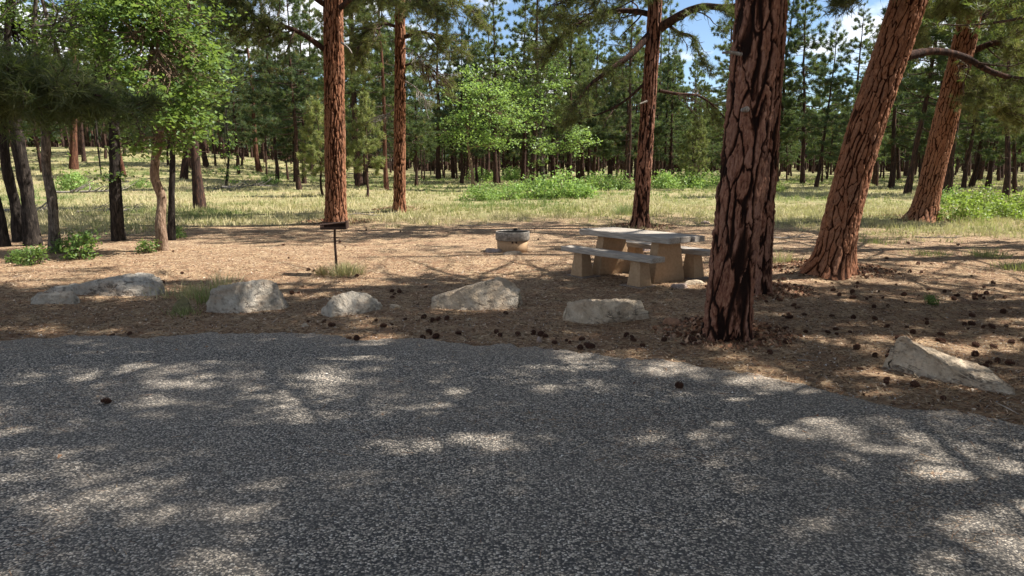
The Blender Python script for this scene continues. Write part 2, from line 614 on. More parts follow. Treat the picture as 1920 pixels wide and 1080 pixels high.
def tubes(paths, radii, seg=5):
    """paths (n,k,3), radii (n,k) -> V, quads"""
    n, k, _ = paths.shape
    tan = np.gradient(paths, axis=1)
    tan = norm(tan)
    ref = np.where(np.abs(tan[..., 2:3]) > .9, np.array([1., 0, 0]), np.array([0, 0, 1.]))
    a = norm(np.cross(tan, ref)); bb = np.cross(tan, a)
    th = np.arange(seg) / seg * 2 * PI
    ring = a[:, :, None, :] * np.cos(th)[None, None, :, None] + bb[:, :, None, :] * np.sin(th)[None, None, :, None]
    V = paths[:, :, None, :] + ring * radii[:, :, None, None]
    V = V.reshape(-1, 3)
    i = np.arange(n)[:, None, None] * k * seg
    j = np.arange(k - 1)[None, :, None] * seg
    s = np.arange(seg)[None, None, :]; s2 = (s + 1) % seg
    q = np.stack([i + j + s, i + j + s2, i + j + seg + s2, i + j + seg + s], -1).reshape(-1, 4)
    return V, q


def tufts(r, cen, dirs, nn, L, w, spread=1.0, cols=None):
    """needle tufts: nn thin triangles radiating from every centre"""
    n = len(cen)
    c = np.repeat(cen, nn, 0); d = np.repeat(dirs, nn, 0)
    nd = norm(d * .55 + rand_unit(r, n * nn) * spread)
    side = norm(np.cross(nd, rand_unit(r, n * nn)))
    Ls = (np.repeat(np.broadcast_to(L, n), nn) * r.uniform(.75, 1.15, n * nn))[:, None]
    c = c + d * (r.uniform(-.5, .5, (n * nn, 1)) * Ls * .6)
    ww = w if np.isscalar(w) else np.repeat(w, nn)[:, None]
    V = np.stack([c - side * ww / 2, c + side * ww / 2, c + nd * Ls], 1).reshape(-1, 3)
    Fc = np.arange(n * nn * 3).reshape(-1, 3)
    C = None
    if cols is not None:
        C = np.repeat(cols, nn * 3, 0) * np.repeat(r.uniform(.75, 1.25, (n * nn, 1)), 3, 0)
    return V, Fc, C


def needle_cols(r, n, base=(.075, .105, .038), alt=(.14, .155, .055), blue=(.055, .095, .060)):
    a = r.random((n, 1))
    base = np.array(base); alt = np.array(alt); blue = np.array(blue)
    c = base * (1 - a) + alt * a
    k = r.random((n, 1)) < .35
    return np.where(k, blue * .5 + c * .5, c) * r.uniform(.7, 1.3, (n, 1))


def join(parts):
    Vs, Fs, off = [], [], 0
    for V, Fq in parts:
        Vs.append(V); Fs.append(Fq + off); off += len(V)
    return np.concatenate(Vs), Fs


def branch_paths(r, base, tip, k=6, sag=.0, wig=.05):
    """n curved polylines from base (n,3) to tip (n,3)"""
    n = len(base)
    s = np.linspace(0, 1, k)[None, :, None]
    P_ = base[:, None] * (1 - s) + tip[:, None] * s
    L = np.linalg.norm(tip - base, axis=1)[:, None, None]
    P_[:, :, 2:3] += -sag * L * 4 * s * (1 - s)
    off = rand_unit(r, n)[:, None] * L * wig * np.sin(s * PI) + rand_unit(r, n)[:, None] * L * wig * .6 * np.sin(s * 2 * PI)
    return P_ + off


def bark_trunk(name, pts, rad, seg, fine_h, step, cw=.12, clen=.42, depth=.022, fw=.03, flare=.5, flare_h=.5, seed=0, coarse=.25, roots=5, mat='bark', scar=None):
    """a trunk whose bark plates stand proud of the fissures; pts/rad from the ground upward"""
    pts = np.array(pts, float); rad = np.array(rad, float)
    d = np.concatenate([[0], np.cumsum(np.linalg.norm(np.diff(pts, axis=0), axis=1))])
    total = d[-1]
    s = np.concatenate([np.arange(0, min(fine_h, total), step), np.arange(min(fine_h, total), total + 1e-6, coarse)])
    # smooth path through the points
    def ip(vals):
        if len(d) < 3: return np.interp(s, d, vals)
        m_ = np.gradient(vals, d)
        i = np.clip(np.searchsorted(d, s) - 1, 0, len(d) - 2)
        h = d[i + 1] - d[i]; tt = (s - d[i]) / h
        return (2 * tt**3 - 3 * tt**2 + 1) * vals[i] + (tt**3 - 2 * tt**2 + tt) * h * m_[i] + (-2 * tt**3 + 3 * tt**2) * vals[i + 1] + (tt**3 - tt**2) * h * m_[i + 1]
    C = np.stack([ip(pts[:, a]) for a in range(3)], 1)
    R = np.interp(s, d, rad)
    T = norm(np.gradient(C, axis=0))
    A = norm(np.cross(np.broadcast_to([0, 1., 0], T.shape), T)); B = np.cross(T, A)
    th = (np.arange(seg) / seg * 2 * PI)[None, :]
    S = s[:, None]
    r0 = float(np.median(rad[:max(2, len(rad) // 2)]))
    nc = max(6, int(round(2 * PI * r0 / cw)))
    ct, st = np.cos(th), np.sin(th)
    w1 = noise3(ct * 2.3 + 0 * S, st * 2.3 + 0 * S, S * 2.2, seed + 3) - .5
    w2 = noise3(ct * 2.3 + 0 * S, st * 2.3 + 0 * S, S * 2.2 + 50, seed + 4) - .5
    w3 = noise3(ct * 9 + 0 * S, st * 9 + 0 * S, S * 9, seed + 5) - .5
    u = th / (2 * PI) * nc + w1 * .9 + w3 * .35 + .15 * S
    v = S / clen + w2 * .8 + w3 * .25
    def worley(u, v, nc, cw, clen, seed, asp=.30):
        F1 = np.full(u.shape, 9.); F2 = F1.copy(); cell = np.zeros(u.shape)
        X1 = cell * 0; Y1 = cell * 0; X2 = cell * 0; Y2 = cell * 0
        fu = np.floor(u)
        for di in (-1, 0, 1):
            ci = fu + di
            cm = np.mod(ci, nc)
            vv = v + _h(cm, 0, 1, seed)
            fv = np.floor(vv)
            for dj in (-1, 0, 1):
                cj = fv + dj
                jx = _h(cm, cj, 2, seed); jy = _h(cm, cj, 3, seed)
                dx = (ci + .5 + (jx - .5) * .8 - u) * cw
                dy = (cj + .5 + (jy - .5) * .8 - vv) * clen * asp
                dd = np.sqrt(dx * dx + dy * dy)
                cc = _h(cm, cj, 5, seed)
                near = dd < F1
                sec = (~near) & (dd < F2)
                X2 = np.where(near, X1, np.where(sec, dx, X2)); Y2 = np.where(near, Y1, np.where(sec, dy, Y2))
                X1 = np.where(near, dx, X1); Y1 = np.where(near, dy, Y1)
                F2 = np.where(near, F1, np.where(sec, dd, F2))
                cell = np.where(near, cc, cell)
                F1 = np.where(near, dd, F1)
        vert = np.abs(X1 - X2) / np.maximum(np.hypot(X1 - X2, Y1 - Y2), 1e-5)
        return F2 - F1, vert, cell
    e, vert, cell = worley(u, v, nc, cw, clen, seed)
    e2, vert2, cell2 = worley(u * 2 + w3 * 1.2, v * 2.3 + w1 * 2, nc * 2, cw / 2, clen / 2.3, seed + 40)
    fwv = fw * (.22 + .78 * vert ** 2) * (.35 + 1.3 * noise3(ct * 3 + 0 * S, st * 3 + 0 * S, S * 1.7, seed + 8))
    plate = sstep(0.0, 1.25, e / np.maximum(fwv, 1e-4))
    plate = plate * (.58 + .42 * sstep(0, 1, e2 / (fw * (.12 + .38 * vert2)))) + .16 * (cell2 - .5)
    cell = np.clip(cell * .55 + cell2 * .45, 0, 1)
    rag = fbm3(ct * R[:, None] * 38, st * R[:, None] * 38, S * 20, 3, seed + 9)
    plate = np.clip(plate * (.62 + .8 * rag), 0, 1.1)
    low = noise3(ct * 1.3 + 0 * S, st * 1.3 + 0 * S, S * .7, seed + 11) - .5
    disp = depth * (plate - .6) + depth * .5 * (cell - .5) * plate + depth * .7 * (rag - .5) + low * .10 * R[:, None]
    fl = np.exp(-S / (flare_h * .45))
    lobes = .5 + .5 * np.cos(roots * th + _h(seed, 1) * 6 + 1.3 * np.sin(th * 2))
    rr = R[:, None] * (1 + flare * fl * (.45 + .9 * lobes)) + disp
    V = C[:, None] + (A[:, None] * ct[..., None] + B[:, None] * st[..., None]) * rr[..., None]
    n = len(s)
    i = np.arange(n - 1)[:, None] * seg; j = np.arange(seg)[None]; j2 = (j + 1) % seg
    q = np.stack([i + j, i + j2, i + seg + j2, i + seg + j], -1).reshape(-1, 4)
    return mesh_np(name, V.reshape(-1, 3), [q], M[mat], smooth=True, fattr={'plate': plate.ravel(), 'cell': cell.ravel()})


def lumpy_tube(name, pts, rad, mat, seg=12, amp=.08, seed=0, k=40, freq=6):
    pts = np.array(pts, float); rad = np.array(rad, float)
    d = np.concatenate([[0], np.cumsum(np.linalg.norm(np.diff(pts, axis=0), axis=1))])
    s = np.linspace(0, d[-1], k)
    m_ = np.stack([np.gradient(pts[:, a], d) for a in range(3)], 1) if len(d) > 2 else None
    if m_ is None:
        C = np.stack([np.interp(s, d, pts[:, a]) for a in range(3)], 1)
    else:
        i = np.clip(np.searchsorted(d, s) - 1, 0, len(d) - 2); h = (d[i + 1] - d[i])[:, None]; tt = ((s - d[i]) / h[:, 0])[:, None]
        C = (2 * tt**3 - 3 * tt**2 + 1) * pts[i] + (tt**3 - 2 * tt**2 + tt) * h * m_[i] + (-2 * tt**3 + 3 * tt**2) * pts[i + 1] + (tt**3 - tt**2) * h * m_[i + 1]
    R = np.interp(s, d, rad)
    V, q = tubes(C[None], R[None], seg)
    ctr = np.repeat(C, seg, 0)
    nrm = norm(V - ctr)
    nn = fbm3(V[:, 0] * freq, V[:, 1] * freq, V[:, 2] * freq * .5, 3, seed) - .5
    V = V + nrm * (np.repeat(R, seg) * amp * 4 * nn)[:, None]
    cap = np.array([[(k - 1) * seg + a for a in range(seg)]])
    return mesh_np(name, V, [q, cap], mat, smooth=True), C, R


# ------------------------------------------------------------------ pines
def pine_parts(seed, H, zb, R, nb, tpb, nn=13, L=.20, w=.022, r0=None, dead=10, shape=.75, cols=None, droop=.1, thick=1.0):
    """trunk, branches and needles of a whole pine at the origin"""
    r = np.random.default_rng(seed)
    r0 = r0 or H * .0125
    k = 12
    z = np.linspace(0, H, k)
    wob = np.cumsum(r.normal(0, .05, (k, 2)), 0) * (z[:, None] > 0)
    tr = np.column_stack([wob[:, 0], wob[:, 1], z])
    rad = r0 * (1 - z / H * .93) * (1 + .35 * np.exp(-z / .25))
    V, q = tubes(tr[None], rad[None], 9)
    trunk = mesh_np('trunk', V, [q], M['bark_far'], smooth=True)
    zz = zb + (H - zb) * r.random(nb) ** .9
    zz.sort()
    f = (zz - zb) / (H - zb)
    Rz = R * ((1 - f) ** shape) * (.55 + .45 * sstep(0, .18, f)) * r.uniform(.55, 1.12, nb) + .12
    az = np.arange(nb) * 2.39996 + r.normal(0, .35, nb)
    rise = (-.12 - droop + .75 * f) + r.normal(0, .10, nb)
    bx = np.interp(zz, z, tr[:, 0]); by = np.interp(zz, z, tr[:, 1])
    base = np.column_stack([bx, by, zz])
    tip = base + np.column_stack([np.cos(az) * Rz, np.sin(az) * Rz, rise * Rz])
    P_ = branch_paths(r, base, tip, 6, .05, .05)
    br = (np.interp(zz, z, rad) * .32)[:, None] * np.linspace(1, .25, 6)[None]
    V1, q1 = tubes(P_, np.clip(br, .008, .09), 4)
    parts = [(V1, q1)]
    if dead:
        za = r.uniform(max(.8, zb * .35), zb * 1.05 + .6, dead); aa = r.uniform(0, 2 * PI, dead); la = r.uniform(.4, 1.0, dead) * min(R, 1.7) * .8
        bs = np.column_stack([np.interp(za, z, tr[:, 0]), np.interp(za, z, tr[:, 1]), za])
        tp = bs + np.column_stack([np.cos(aa) * la, np.sin(aa) * la, r.uniform(-.45, .15, dead) * la])
        parts.append(tubes(branch_paths(r, bs, tp, 5, .04, .09), np.linspace(.016, .005, 5)[None].repeat(dead, 0), 3))
    # needles sit in clumps on side twigs along the outer part of each branch
    nt_ = np.maximum(2, (tpb * (Rz / Rz.mean()) ** 1.2).astype(int))
    bi = np.repeat(np.arange(nb), nt_)
    n = len(bi)
    per_ = 6
    cid = np.arange(n) // per_
    spc = .28 + .74 * r.random(cid.max() + 1) ** .75
    lsc = r.normal(0, 1, cid.max() + 1)
    upc = r.uniform(-.05, .16, cid.max() + 1)
    sp = np.clip(spc[cid] + r.normal(0, .05, n), .1, 1.02)
    i0 = np.minimum((sp * 5).astype(int), 4); fr = (np.minimum(sp, 1) * 5 - i0)[:, None]
    pos = P_[bi, i0] * (1 - fr) + P_[bi, i0 + 1] * fr
    dirv = norm(P_[bi, 5] - P_[bi, 0])
    lat = norm(np.cross(dirv, np.array([0, 0, 1.])))
    ls = (lsc[cid] + r.normal(0, .22, n)) * .22 * Rz[bi] * (1.15 - sp * .6)
    cen = pos + lat * ls[:, None] + np.column_stack([np.zeros(n), np.zeros(n), upc[cid] + r.normal(0, .06, n) + .05 * np.abs(ls)]) + dirv * (np.abs(ls) * .4)[:, None]
    # twigs to the clumps
    pick = r.random(n) < .4
    tw = branch_paths(r, pos[pick], cen[pick], 3, 0, .05)
    parts.append(tubes(tw, np.linspace(.010, .005, 3)[None].repeat(len(tw), 0), 3))
    Vb, Fb = join(parts)
    limbs = mesh_np('branches', Vb, Fb, M['twig'], smooth=True)
    td = norm(dirv * .5 + lat * np.sign(ls)[:, None] * .5 + np.array([0, 0, .55]))
    cc = needle_cols(r, n) if cols is None else needle_cols(r, n, *cols)
    # older inner needles browner
    inner = (r.random((n, 1)) < .06)
    cc = np.where(inner, np.array([.17, .11, .045]), cc)
    Vn, Fn, Cn = tufts(r, cen, td, nn, L, w, 1.0, cc)
    needles = mesh_np('foliage', Vn, [Fn], M['needles'], Cn)
    return trunk, limbs, needles


def place_pine(parts, name, loc, scale=1.0, rot=0, lean=(0, 0), label='', cat='tree', group=None, scz=None, bark=None):
    e = empty(name, loc, label, cat, group)
    e.rotation_euler = (lean[1], lean[0], rot)
    e.scale = (scale, scale, scz or scale)
    for nm, me, kd in (('trunk', parts[0], None), ('branches', parts[1], 'stuff'), ('foliage', parts[2], 'stuff')):
        o = add(nm, me, e, kd)
        if bark and nm == 'trunk':
            o.material_slots[0].link = 'OBJECT'
            o.material_slots[0].material = M[bark]
    return e


def hero_crown(root, seed, axis, z0, z1, R, nb, spb=26, filt=True, L=.19, w=.036, nn=8, low_view=None, azr=None, cols=None):
    """a big crown of boughs; axis(z) gives the trunk's centre and radius"""
    r = np.random.default_rng(seed)
    zz = np.sort(r.uniform(z0, z1, nb))
    f = (zz - z0) / (z1 - z0)
    Rz = R * (.75 + .3 * np.sin(f * PI)) * (1 - .75 * f ** 2.2) * r.uniform(.6, 1.15, nb)
    az = np.arange(nb) * 2.39996 + r.normal(0, .3, nb)
    if azr: az = r.uniform(azr[0], azr[1], nb)
    base = np.array([axis(z)[:3] for z in zz])
    rt = np.array([axis(z)[3] for z in zz])
    rise = -.1 + .55 * f + r.normal(0, .12, nb)
    tip = base + np.column_stack([np.cos(az) * Rz, np.sin(az) * Rz, rise * Rz])
    P_ = branch_paths(r, base, tip, 8, .04, .07)
    V1, q1 = tubes(P_, np.clip(rt * .26, .02, .07)[:, None] * np.linspace(1, .2, 8)[None], 6)
    parts = [(V1, q1)]
    nt_ = np.maximum(3, (spb * Rz / Rz.mean()).astype(int))
    bi = np.repeat(np.arange(nb), nt_); n = len(bi)
    sp = .22 + .78 * r.random(n) ** .8
    i0 = np.minimum((sp * 7).astype(int), 6); fr = (sp * 7 - i0)[:, None]
    pos = P_[bi, i0] * (1 - fr) + P_[bi, i0 + 1] * fr
    dirv = norm(P_[bi, 7] - P_[bi, 0])
    lat = norm(np.cross(dirv, np.array([0, 0, 1.])))
    ls = r.normal(0, 1, n) * .24 * Rz[bi] * (1.15 - sp * .6)
    cen = pos + lat * ls[:, None] + dirv * (np.abs(ls) * .5)[:, None] + np.column_stack([0 * ls, 0 * ls, r.normal(.02, .12, n)])
    keep = np.ones(n, bool)
    if filt: keep = shaded_here(cen) & sunny_ok(cen)  # crown shaped for its shadow: twigs over sunlit spots are left out
    cen, pos, dirv, lat, ls = cen[keep], pos[keep], dirv[keep], lat[keep], ls[keep]
    n = len(cen)
    tw = branch_paths(r, pos, cen, 3, .0, .06)[:, [0, 2]]
    parts.append(tubes(tw, np.linspace(.010, .005, 3)[None][:, [0, 2]].repeat(n, 0), 3))
    Vb, Fb = join(parts)
    o = add('branches', mesh_np('branches', Vb, Fb, M['twig'], smooth=True), root, 'stuff')
    td = norm(dirv * .5 + lat * np.sign(ls)[:, None] * .6 + np.array([0, 0, .4]))
    # three tufts along the last stretch of every twig
    c3 = np.concatenate([cen, cen - td * .13 + r.normal(0, .05, (n, 3)), cen + lat * .14 + r.normal(0, .05, (n, 3))])
    t3 = np.concatenate([td, td, td])
    Vn, Fn, Cn = tufts(r, c3, t3, nn, L, w, .95, needle_cols(r, len(c3)) if cols is None else needle_cols(r, len(c3), *cols))
    add('foliage', mesh_np('foliage', Vn, [Fn], M['needles'], Cn), root, 'stuff')


def axis_fn(pts, rad):
    pts = np.array(pts, float); rad = np.array(rad, float)
    def f(z):
        return [np.interp(z, pts[:, 2], pts[:, 0]), np.interp(z, pts[:, 2], pts[:, 1]), z, np.interp(z, pts[:, 2], rad)]
    return f


def bough(root, seed, pts, rad, ntw=14, twl=.7, tuft_n=4, L=.16, w=.010, nn=17, start=.35, cols=None, up=.15, bark='twig', lname='limb', fol=True, dead=.25, hang=0, tint=1.0, bare_mat='twig'):
    """a single limb with its side twigs and needle tufts, pts relative to root"""
    r = np.random.default_rng(seed)
    me, C, Rr = lumpy_tube(lname, pts, rad, M[bark], 10, .07, seed, 36, 8)
    limb = add(lname, me, root)
    k = len(C)
    sp = start + (1 - start) * r.random(ntw)
    idx = np.clip((sp * (k - 1)).astype(int), 0, k - 2)
    base = C[idx]
    tan = norm(C[idx + 1] - C[idx])
    side = norm(np.cross(tan, np.array([0, 0, 1.]))) * np.where(r.random(ntw) < .5, 1, -1)[:, None]
    ln = twl * r.uniform(.45, 1.15, ntw) * (1.25 - .6 * sp)
    d = norm(tan * .6 + side * r.uniform(.35, 1.0, (ntw, 1)) + np.column_stack([0 * ln, 0 * ln, r.normal(up - hang, .35, ntw)]))
    tip = base + d * ln[:, None]
    P_ = branch_paths(r, base, tip, 6, hang * .2, .12)
    parts = [tubes(P_, np.clip(ln * .022, .006, .025)[:, None] * np.linspace(1, .3, 6)[None], 5)]
    m2 = ntw * 4
    bi = r.integers(0, ntw, m2); s2 = r.uniform(.25, 1, m2)
    i0 = np.minimum((s2 * 5).astype(int), 4); fr = (s2 * 5 - i0)[:, None]
    b2 = P_[bi, i0] * (1 - fr) + P_[bi, i0 + 1] * fr
    d2 = norm(d[bi] + rand_unit(r, m2) * .8 + np.array([0, 0, up - hang * .6]))
    t2 = b2 + d2 * (ln[bi] * r.uniform(.2, .5, m2))[:, None]
    Q = branch_paths(r, b2, t2, 4, hang * .2, .14)
    parts.append(tubes(Q, np.linspace(.007, .003, 4)[None].repeat(m2, 0), 4))
    Vb, Fb = join(parts)
    add('twigs', mesh_np('twigs', Vb, Fb, M[bare_mat], smooth=True), root, 'stuff')
    if fol:
        liv = (r.random(m2) > dead) & sunny_ok(t2 + np.array(root.location))
        ends = t2[liv]; dd = d2[liv]
        cs, ds = [], []
        for q in range(tuft_n):
            cs.append(ends - dd * (.11 * q) + r.normal(0, .04, ends.shape)); ds.append(dd)
        cs = np.concatenate(cs); ds = np.concatenate(ds)
        cc = needle_cols(r, len(cs)) if cols is None else needle_cols(r, len(cs), *cols)
        Vn, Fn, Cn = tufts(r, cs, ds, nn, L, w, .8, cc * tint)
        add('foliage', mesh_np('foliage', Vn, [Fn], M['needles'], Cn), root, 'stuff')
    return limb


# ------------------------------------------------------------------ broad-leaved trees and shrubs
def leaf_mesh(r, cen, size, cols, flat=.5):
    n = len(cen)
    nrm = norm(rand_unit(r, n) * (1 - flat) + np.array([0, 0, 1.]) * flat)
    d = norm(np.cross(nrm, rand_unit(r, n)))
    s = np.cross(nrm, d)
    L = (size * r.uniform(.7, 1.25, n))[:, None]
    Wd = L * .36
    fold = nrm * L * .10
    # lobed outline: base, two shoulders each side, tip
    pts = [cen, cen + d * L * .35 + s * Wd + fold, cen + d * L * .55 + s * Wd * .55 + fold * .6, cen + d * L * .8 + s * Wd * .85 + fold,
           cen + d * L * 1.05 - fold * .5, cen + d * L * .8 - s * Wd * .85 + fold, cen + d * L * .55 - s * Wd * .55 + fold * .6, cen + d * L * .35 - s * Wd + fold]
    V = np.stack(pts, 1).reshape(-1, 3)
    b = np.arange(n)[:, None] * 8
    q = np.concatenate([b + np.array([[0, 1, 2, 6]]), b + np.array([[0, 6, 7, 0]])[:, :4]], 0) if False else None
    t_ = np.concatenate([b + np.array([[0, 1, 2]]), b + np.array([[0, 2, 6]]), b + np.array([[0, 6, 7]]), b + np.array([[2, 3, 4]]), b + np.array([[2, 4, 6]]), b + np.array([[6, 4, 5]])], 0)
    C = np.repeat(cols, 8, 0)
    return V, t_, C


def leaf_simple(r, cen, size, cols, flat=.5):
    n = len(cen)
    nrm = norm(rand_unit(r, n) * (1 - flat) + np.array([0, 0, 1.]) * flat)
    d = norm(np.cross(nrm, rand_unit(r, n)))
    s = np.cross(nrm, d)
    L = (size * r.uniform(.7, 1.25, n))[:, None]
    V = np.stack([cen, cen + d * L * .5 + s * L * .32 + nrm * L * .1, cen + d * L, cen + d * L * .5 - s * L * .32 + nrm * L * .1], 1).reshape(-1, 3)
    b = np.arange(n)[:, None] * 4
    return V, np.concatenate([b + np.array([[0, 1, 2]]), b + np.array([[0, 2, 3]])], 0), np.repeat(cols, 4, 0)


OAK = ((.075, .14, .04), (.16, .235, .07))


def leaf_cols(r, n, pal=OAK):
    a = r.random((n, 1))
    return (np.array(pal[0]) * (1 - a) + np.array(pal[1]) * a) * r.uniform(.75, 1.25, (n, 1))


def broadleaf(root, seed, start, blobs, leaf=.09, trunk_r=.08, pal=OAK, mat='bark_oak', cl_r=.28, per=26, lobed=True, flat=.55):
    """limbs from start (list of points up the trunk) to leaf clusters spread over ellipsoids (cx,cy,cz,rx,ry,rz,clusters)"""
    r = np.random.default_rng(seed)
    start = np.array(start, float)
    parts = []; Cs = []
    for (cx, cy_, cz, rx, ry, rz, nclu) in blobs:
        c0 = np.array([cx, cy_, cz])
        s0 = start[np.argmin(np.linalg.norm(start - c0, axis=1))] if r.random() < .6 else start[-1]
        main = branch_paths(r, s0[None], c0[None], 8, -.03, .10)
        parts.append(tubes(main, (trunk_r * np.linspace(.75, .2, 8))[None], 7))
        u = rand_unit(r, nclu * 2) * (r.random((nclu * 2, 1)) ** .45) * np.array([rx, ry, rz]) * 1.12
        gap = fbm3((c0 + u)[:, 0] * 1.5 + seed, (c0 + u)[:, 1] * 1.5, (c0 + u)[:, 2] * 2.2, 2, seed)
        ce = (c0 + u)[np.argsort(gap + r.normal(0, .05, nclu * 2))[-nclu:]]
        src = main[0][np.clip((r.uniform(.45, 1, nclu) * 7).astype(int), 0, 7)]
        pa = branch_paths(r, src, ce, 6, -.02, .12)
        parts.append(tubes(pa, np.linspace(.016, .004, 6)[None].repeat(nclu, 0) * (trunk_r / .08) ** .5, 4))
        Cs.append(ce)
    Vb, Fb = join(parts)
    add('branches', mesh_np('branches', Vb, Fb, M[mat], smooth=True), root, 'stuff')
    ce = np.concatenate(Cs)
    ce = ce + r.normal(0, .06, ce.shape)
    n = len(ce) * per
    tone = r.uniform(.8, 1.2, (len(ce), 1))
    lc = np.repeat(ce, per, 0) + r.normal(0, 1, (n, 3)) * np.array([cl_r, cl_r, cl_r * .42])
    cols = leaf_cols(r, n, pal) * np.repeat(tone, per, 0)
    V, Fq, C = (leaf_mesh if lobed else leaf_simple)(r, lc, leaf, cols, flat)
    add('foliage', mesh_np('foliage', V, [Fq], M['leaves'], C), root, 'stuff')


def shrub_mesh(seed, rx, ry, h, ncl, per, leaf, pal, cl_r=.14, lobed=False):
    r = np.random.default_rng(seed)
    u = rand_unit(r, ncl); u[:, 2] = np.abs(u[:, 2])
    ce = u * (r.random((ncl, 1)) ** .4) * np.array([rx, ry, h * .92]) + np.array([0, 0, .06])
    ce[:, 2] *= .75 + .5 * noise2(ce[:, 0] * 2.2 + seed, ce[:, 1] * 2.2, seed)
    base = np.column_stack([ce[:, 0] * .5, ce[:, 1] * .5, np.full(ncl, -.03)])
    Vs, Fs = tubes(branch_paths(r, base, ce, 5, -.03, .08), np.linspace(.010, .003, 5)[None].repeat(ncl, 0), 3)
    stems = mesh_np('stems', Vs, [Fs], M['twig'], smooth=True)
    n = ncl * per
    lc = np.repeat(ce, per, 0) + r.normal(0, 1, (n, 3)) * np.array([cl_r, cl_r, cl_r * .8])
    lc[:, 2] = np.maximum(lc[:, 2], .02)
    cols = leaf_cols(r, n, pal) * np.repeat(r.uniform(.75, 1.25, (ncl, 1)), per, 0)
    V, Fq, C = (leaf_mesh if lobed else leaf_simple)(r, lc, leaf, cols, .45)
    return stems, mesh_np('foliage', V, [Fq], M['leaves'], C)


def place_shrub(parts, loc, sc=1, rot=0, label='', group=None, name='oak_shrub', scz=None, cat='shrub'):
    e = empty(name, loc, label, cat, group)
    e.rotation_euler = (0, 0, rot); e.scale = (sc, sc, scz or sc)
    add('stems', parts[0], e, 'stuff'); add('foliage', parts[1], e, 'stuff')
    return e


def gz(x, y):
    return float(terrain(x, y))


# ================================================================== THE SETTING
def axis_coords(lo, hi, n_in, far_lo, far_hi, n_out):
    a = np.linspace(lo, hi, n_in)
    st = a[1] - a[0]
    o1 = lo - np.cumsum(st * 1.12 ** np.arange(1, n_out)); o1 = o1[o1 > far_lo]
    o2 = hi + np.cumsum(st * 1.08 ** np.arange(1, n_out)); o2 = o2[o2 < far_hi]
    return np.concatenate([[far_lo], o1[::-1], a, o2, [far_hi]])


def grass_amount(x, y):
    n = fbm2(np.asarray(x) * .35 + 3, np.asarray(y) * .35, 4, 21) - .5
    edge = 22.8 + n * 9 + np.where(np.asarray(x) < -5, -np.clip((-x - 5) * .8, 0, 4.5), 0) - np.where(np.asarray(x) > 5, np.clip((x - 5) * .7, 0, 5), 0)
    return sstep(-2.5, 3.5, y - edge) * (.75 + .5 * np.clip(n + .5, 0, 1)).clip(0, 1)


gx = axis_coords(-12, 12, 160, -420, 420, 60)
gy = axis_coords(1.0, 27, 165, -140, 620, 60)
X, Y = np.meshgrid(gx, gy)
Z = terrain(X, Y)
nx, ny = len(gx), len(gy)
V = np.column_stack([X.ravel(), Y.ravel(), Z.ravel()])
i = (np.arange(ny - 1)[:, None] * nx + np.arange(nx - 1)[None]).ravel()
q = np.column_stack([i, i + 1, i + nx + 1, i + nx])
me = mesh_np('ground', V, [q], M['floor'], smooth=True, fattr={'grass': grass_amount(X, Y).ravel()})
tag(add('ground', me), kind='structure')

# road: rows run parallel to its far edge
rx = np.concatenate([np.linspace(-55, -9, 40), np.linspace(-8.9, 6, 380), np.linspace(6.2, 55, 50)])
rows = np.concatenate([[0, .02, .05, .1, .2, .4, .8], np.linspace(1.4, 14, 24)])
rag = (fbm2(rx * 3.1, rx * 0 + 2, 4, 31) - .5) * .42 + (fbm2(rx * 14, rx * 0, 3, 33) - .5) * .20
XX = np.repeat(rx[None], len(rows), 0)
YY = road_edge(XX) + rag[None] * np.exp(-rows[:, None] / .35) - rows[:, None]
ZZ = np.full(XX.shape, .020) + .012 * np.exp(-((YY - 2) / 6) ** 2)
ZZ[0] = -.04
V = np.column_stack([XX.ravel(), YY.ravel(), ZZ.ravel()])
nxr = len(rx)
i = (np.arange(len(rows) - 1)[:, None] * nxr + np.arange(nxr - 1)[None]).ravel()
q = np.column_stack([i + nxr, i + nxr + 1, i + 1, i])
me = mesh_np('road', V, [q], M['asphalt'], smooth=True, fattr={'dusty': (np.exp(-np.repeat(rows[:, None], nxr, 1) / .22)).ravel()})
tag(add('road', me), kind='structure')

